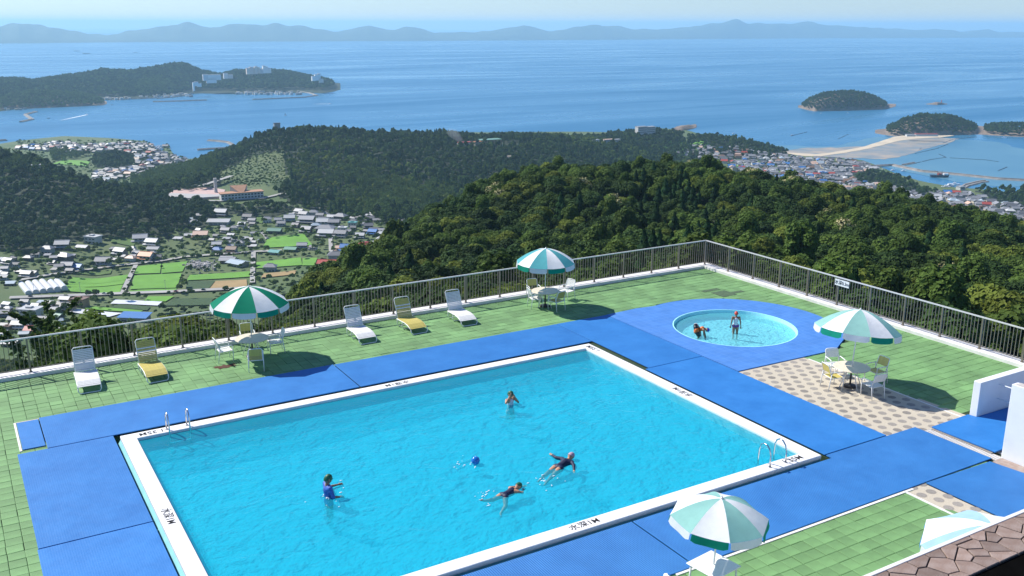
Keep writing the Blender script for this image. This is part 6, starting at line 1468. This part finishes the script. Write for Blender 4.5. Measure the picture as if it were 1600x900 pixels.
# ================================================================== plant the woods
for k_ in WOOD: scatter(k_)
FLOW = [(905,300),(780,312),(690,315),(1200,383),(1310,372),(1245,303),(1030,350),(1000,365),(1290,360),(960,330),(730,305),(1080,265),(1180,280),(1475,450)]
def fence_line(px): return 597-.162*px if px < 1100 else 419+.31*(px-1100)
near = []
EXTRA = []
for x,y,z,a,b,D in NEARPTS:
    if D < 120 and 90 < a < 470:
        for dx, dy in ((3.1,1.2),(-1.4,3.0)): EXTRA.append((x+dx,y+dy,tz(x+dx,y+dy),a,b,D))
for x,y,z,a,b,D in NEARPTS+EXTRA:
    if x < 38.5 and y < 41.5 and y > -6: continue
    nz_ = noise.noise((x*.02,y*.02,0)); n2 = noise.noise((x*.05,y*.05,9)); r_ = random.random()
    k_ = 'd' if nz_ < -.12 else ('b' if nz_ < .12 else 'm')
    if r_ < .12: k_ = 'm'
    elif r_ < .2: k_ = 'y'
    elif r_ < .26: k_ = 't'
    if 990 < a < 1130 and 285 < b < 430 and r_ < .5: k_ = 'c'
    elif r_ > .975: k_ = 'c'
    if n2 > .32 and r_ < .6: k_ = 'y'
    if D < 130 and a < 360: k_ = random.choice('wmmtm') if 60 < a < 260 else k_
    if a < 440 and k_ == 'c': k_ = 'd'
    if any((a-u)**2+((b-w_)*1.3)**2 < 11**2 for u,w_ in FLOW): k_ = 'f'
    s = random.uniform(1.0,1.65)*(1.0 if k_ != 'c' else .95)
    if D < 110 and a > 420: s *= .85
    if D < 115 and a <= 420: s = random.uniform(.95,1.25) if a > 90 else random.uniform(.55,.8)
    if D < 125 and a < 470:      # bushes below the fence stay about as high as the top rail
        vw = in_view(x,y,z+6,400)
        if vw:
            zm = GD(vw[0], 533-.1425*vw[0]-(14 if 90 < vw[0] < 300 else -2), D).z; s = max(.3, min(s, (zm-z+.6)/9.6*random.uniform(.8,1.0)))
    near.append((x,y,z,a,b,D,k_,s,b < fence_line(a)-3 and 0 < a < 1600))
near.sort(key=lambda q: (not q[8], q[5]))
KIND = {'d':'dark green rounded broadleaf tree','b':'dense dark evergreen tree','m':'mid green broadleaf tree','y':'yellow-green broadleaf tree','c':'dark pointed conifer','t':'tall rounded green tree','w':'feathery pale green bamboo clump','f':'tree with cream flower clusters'}
def tzone(a,b):
    for lim_, nm in ((120,'outside the fence at the far left'),(330,'behind the two left loungers'),(470,'outside the fence behind the green umbrella'),(620,'outside the fence behind the middle loungers'),(760,'behind the rightmost lounger'),(910,'behind the teal umbrella'),(1000,'between the teal umbrella and the fence corner'),(1100,'just left of the fence corner'),(1200,'just right of the fence corner'),(1300,'behind the paddling pool'),(1400,'behind the fence near the depth sign'),(1500,'right of the depth sign')):
        if a < lim_: return nm
    return 'beyond the right end of the fence'
for i, q in enumerate(near[:300]):
    x,y,z,a,b,D,k_,s,v_ = q; zn = tzone(a,b)
    t = thing('tree' if k_ != 'w' else 'bamboo_clump', f'{"large" if s > 1.2 else "small" if s < .95 else "middling"} {KIND[k_]} {zn}', 'tree' if k_ != 'w' else 'bamboo', (x,y,z-.6), random.uniform(0,6.28), 'trees '+zn); t.scale = (s*random.uniform(.9,1.1),)*2+(s*random.uniform(.9,1.15),)
    link('trunk', ctrunk_me if k_ == 'c' else trunk_me, t); link('crown', random.choice(NEAR[k_]), t)
def gn_forest(name, label, pts, protos):
    """one woodland object: geometry nodes place crown meshes on its points"""
    col = bpy.data.collections.new(name+'_kinds'); index = {}; i = 0
    for k_, L in protos.items():
        index[k_] = []
        for me in L:
            o = bpy.data.objects.new(f'{name}_crown_{i:03d}', me); col.objects.link(o); index[k_].append(i); i += 1
    me = bpy.data.meshes.new(name); me.from_pydata([(p[0],p[1],p[2]) for p in pts], [], [])
    A = me.attributes.new('idx','INT','POINT'); A.data.foreach_set('value',[random.choice(index[p[4]]) for p in pts])
    A = me.attributes.new('scl','FLOAT','POINT'); A.data.foreach_set('value',[p[3] for p in pts]); A = me.attributes.new('rot','FLOAT','POINT'); A.data.foreach_set('value',[random.uniform(0,6.28) for p in pts])
    o = bpy.data.objects.new(name, me); COL.objects.link(o); tag(o, label, kind='stuff')
    g = bpy.data.node_groups.new(name,'GeometryNodeTree'); g.interface.new_socket('Geometry',in_out='INPUT',socket_type='NodeSocketGeometry'); g.interface.new_socket('Geometry',in_out='OUTPUT',socket_type='NodeSocketGeometry')
    gi, go = g.nodes.new('NodeGroupInput'), g.nodes.new('NodeGroupOutput'); ip = g.nodes.new('GeometryNodeInstanceOnPoints'); ci = g.nodes.new('GeometryNodeCollectionInfo')
    ci.inputs['Collection'].default_value = col; ci.inputs['Separate Children'].default_value = True; ci.inputs['Reset Children'].default_value = True; ip.inputs['Pick Instance'].default_value = True
    def na_(n_, ty): q = g.nodes.new('GeometryNodeInputNamedAttribute'); q.data_type = ty; q.inputs['Name'].default_value = n_; return q.outputs['Attribute']
    cx = g.nodes.new('ShaderNodeCombineXYZ'); g.links.new(na_('rot','FLOAT'),cx.inputs['Z']); L = g.links.new
    L(gi.outputs[0],ip.inputs['Points']); L(ci.outputs[0],ip.inputs['Instance']); L(na_('idx','INT'),ip.inputs['Instance Index']); L(cx.outputs[0],ip.inputs['Rotation']); L(na_('scl','FLOAT'),ip.inputs['Scale']); L(ip.outputs[0],go.inputs[0])
    md = o.modifiers.new('woods','NODES'); md.node_group = g; return o
gn_forest('near_woodland','dense mixed woodland covering the near hill',[(q[0],q[1],q[2]-.6,q[7],q[6]) for q in near[300:]],NEAR)
lim = 2550
gn_forest('valley_woodland','dark woods on the ridge and hills round the valley',[p for p in FOREST if Vector(p[:3]).dot(FH) < lim and polar(Vector(p[:3]))[1] < 2480],FAR)
gn_forest('island_woodland','woods covering the islands and the peninsula',[p for p in FOREST if polar(Vector(p[:3]))[1] >= 2480],FAR)
print('COUNTS houses',HOUSES,'near',len(near),'far',len(FOREST))

# ================================================================== SMOKE and HAZE
def vol_mat(name, col, dens, noise_=False, aniso=0):
    m, t, p, o = nodes(name); t.nodes.remove(p); v_ = N(t,'ShaderNodeVolumePrincipled'); v_.inputs['Color'].default_value = c4(col); v_.inputs['Density'].default_value = dens; v_.inputs['Anisotropy'].default_value = aniso
    t.links.new(v_.outputs[0],o.inputs['Volume'])
    return m
vol_mat('smoke',(.95,.97,1.0),.013)
q = on_ground(722,226,-210); sm = MB(); sm.tube([(0,0,0),(-8,2,8),(-17,4,15),(-28,6,21)],[4,8,10,6],12); o = sm.obj('smoke','smoke',loc=(q.x,q.y,q.z+6),smooth=True); o.rotation_euler = (0,0,BASE); tag(o,'thin pale smoke drifting from the clearing on the ridge',kind='stuff')
vol_mat('haze_air',(.49,.80,1.0),5.6e-5,aniso=.2)
hz = MB(); L0, L1, W0_ = -1150, 57200, 36200
P = [FH*L0-RH*W0_, FH*L0+RH*W0_, FH*L1+RH*W0_, FH*L1-RH*W0_]; hz.prism([(p.x,p.y) for p in P], SEA-6, 150)
o = hz.obj('haze','haze_air'); tag(o,'pale blue summer haze over the bay',kind='stuff')

# ================================================================== labels: tell look-alikes apart by their order in view
ORD = ['first','second','third','fourth','fifth','sixth','seventh','eighth','ninth','tenth','eleventh','twelfth','thirteenth','fourteenth','fifteenth','sixteenth','seventeenth','eighteenth','nineteenth','twentieth']
byl = {}
for o in COL.objects:
    if o.parent is None and o.get('category') and o.get('label'): byl.setdefault(o['label'], []).append(o)
for lb, L in byl.items():
    if 2 <= len(L) <= 20:
        def key(o): v = o.location-Vector((0,0,CAMZ)); return v.dot(_r)/v.dot(_f)
        for i, o in enumerate(sorted(L, key=key)):
            nl = f'{lb}, {ORD[i]} of {len(L)} from the left' if len(L) > 2 else lb+(', the left one' if i == 0 else ', the right one')
            if len(nl.split()) <= 16: o['label'] = nl
            else: o['label'] = f'{lb}, {ORD[i]} from left' if len(lb.split()) <= 13 else lb
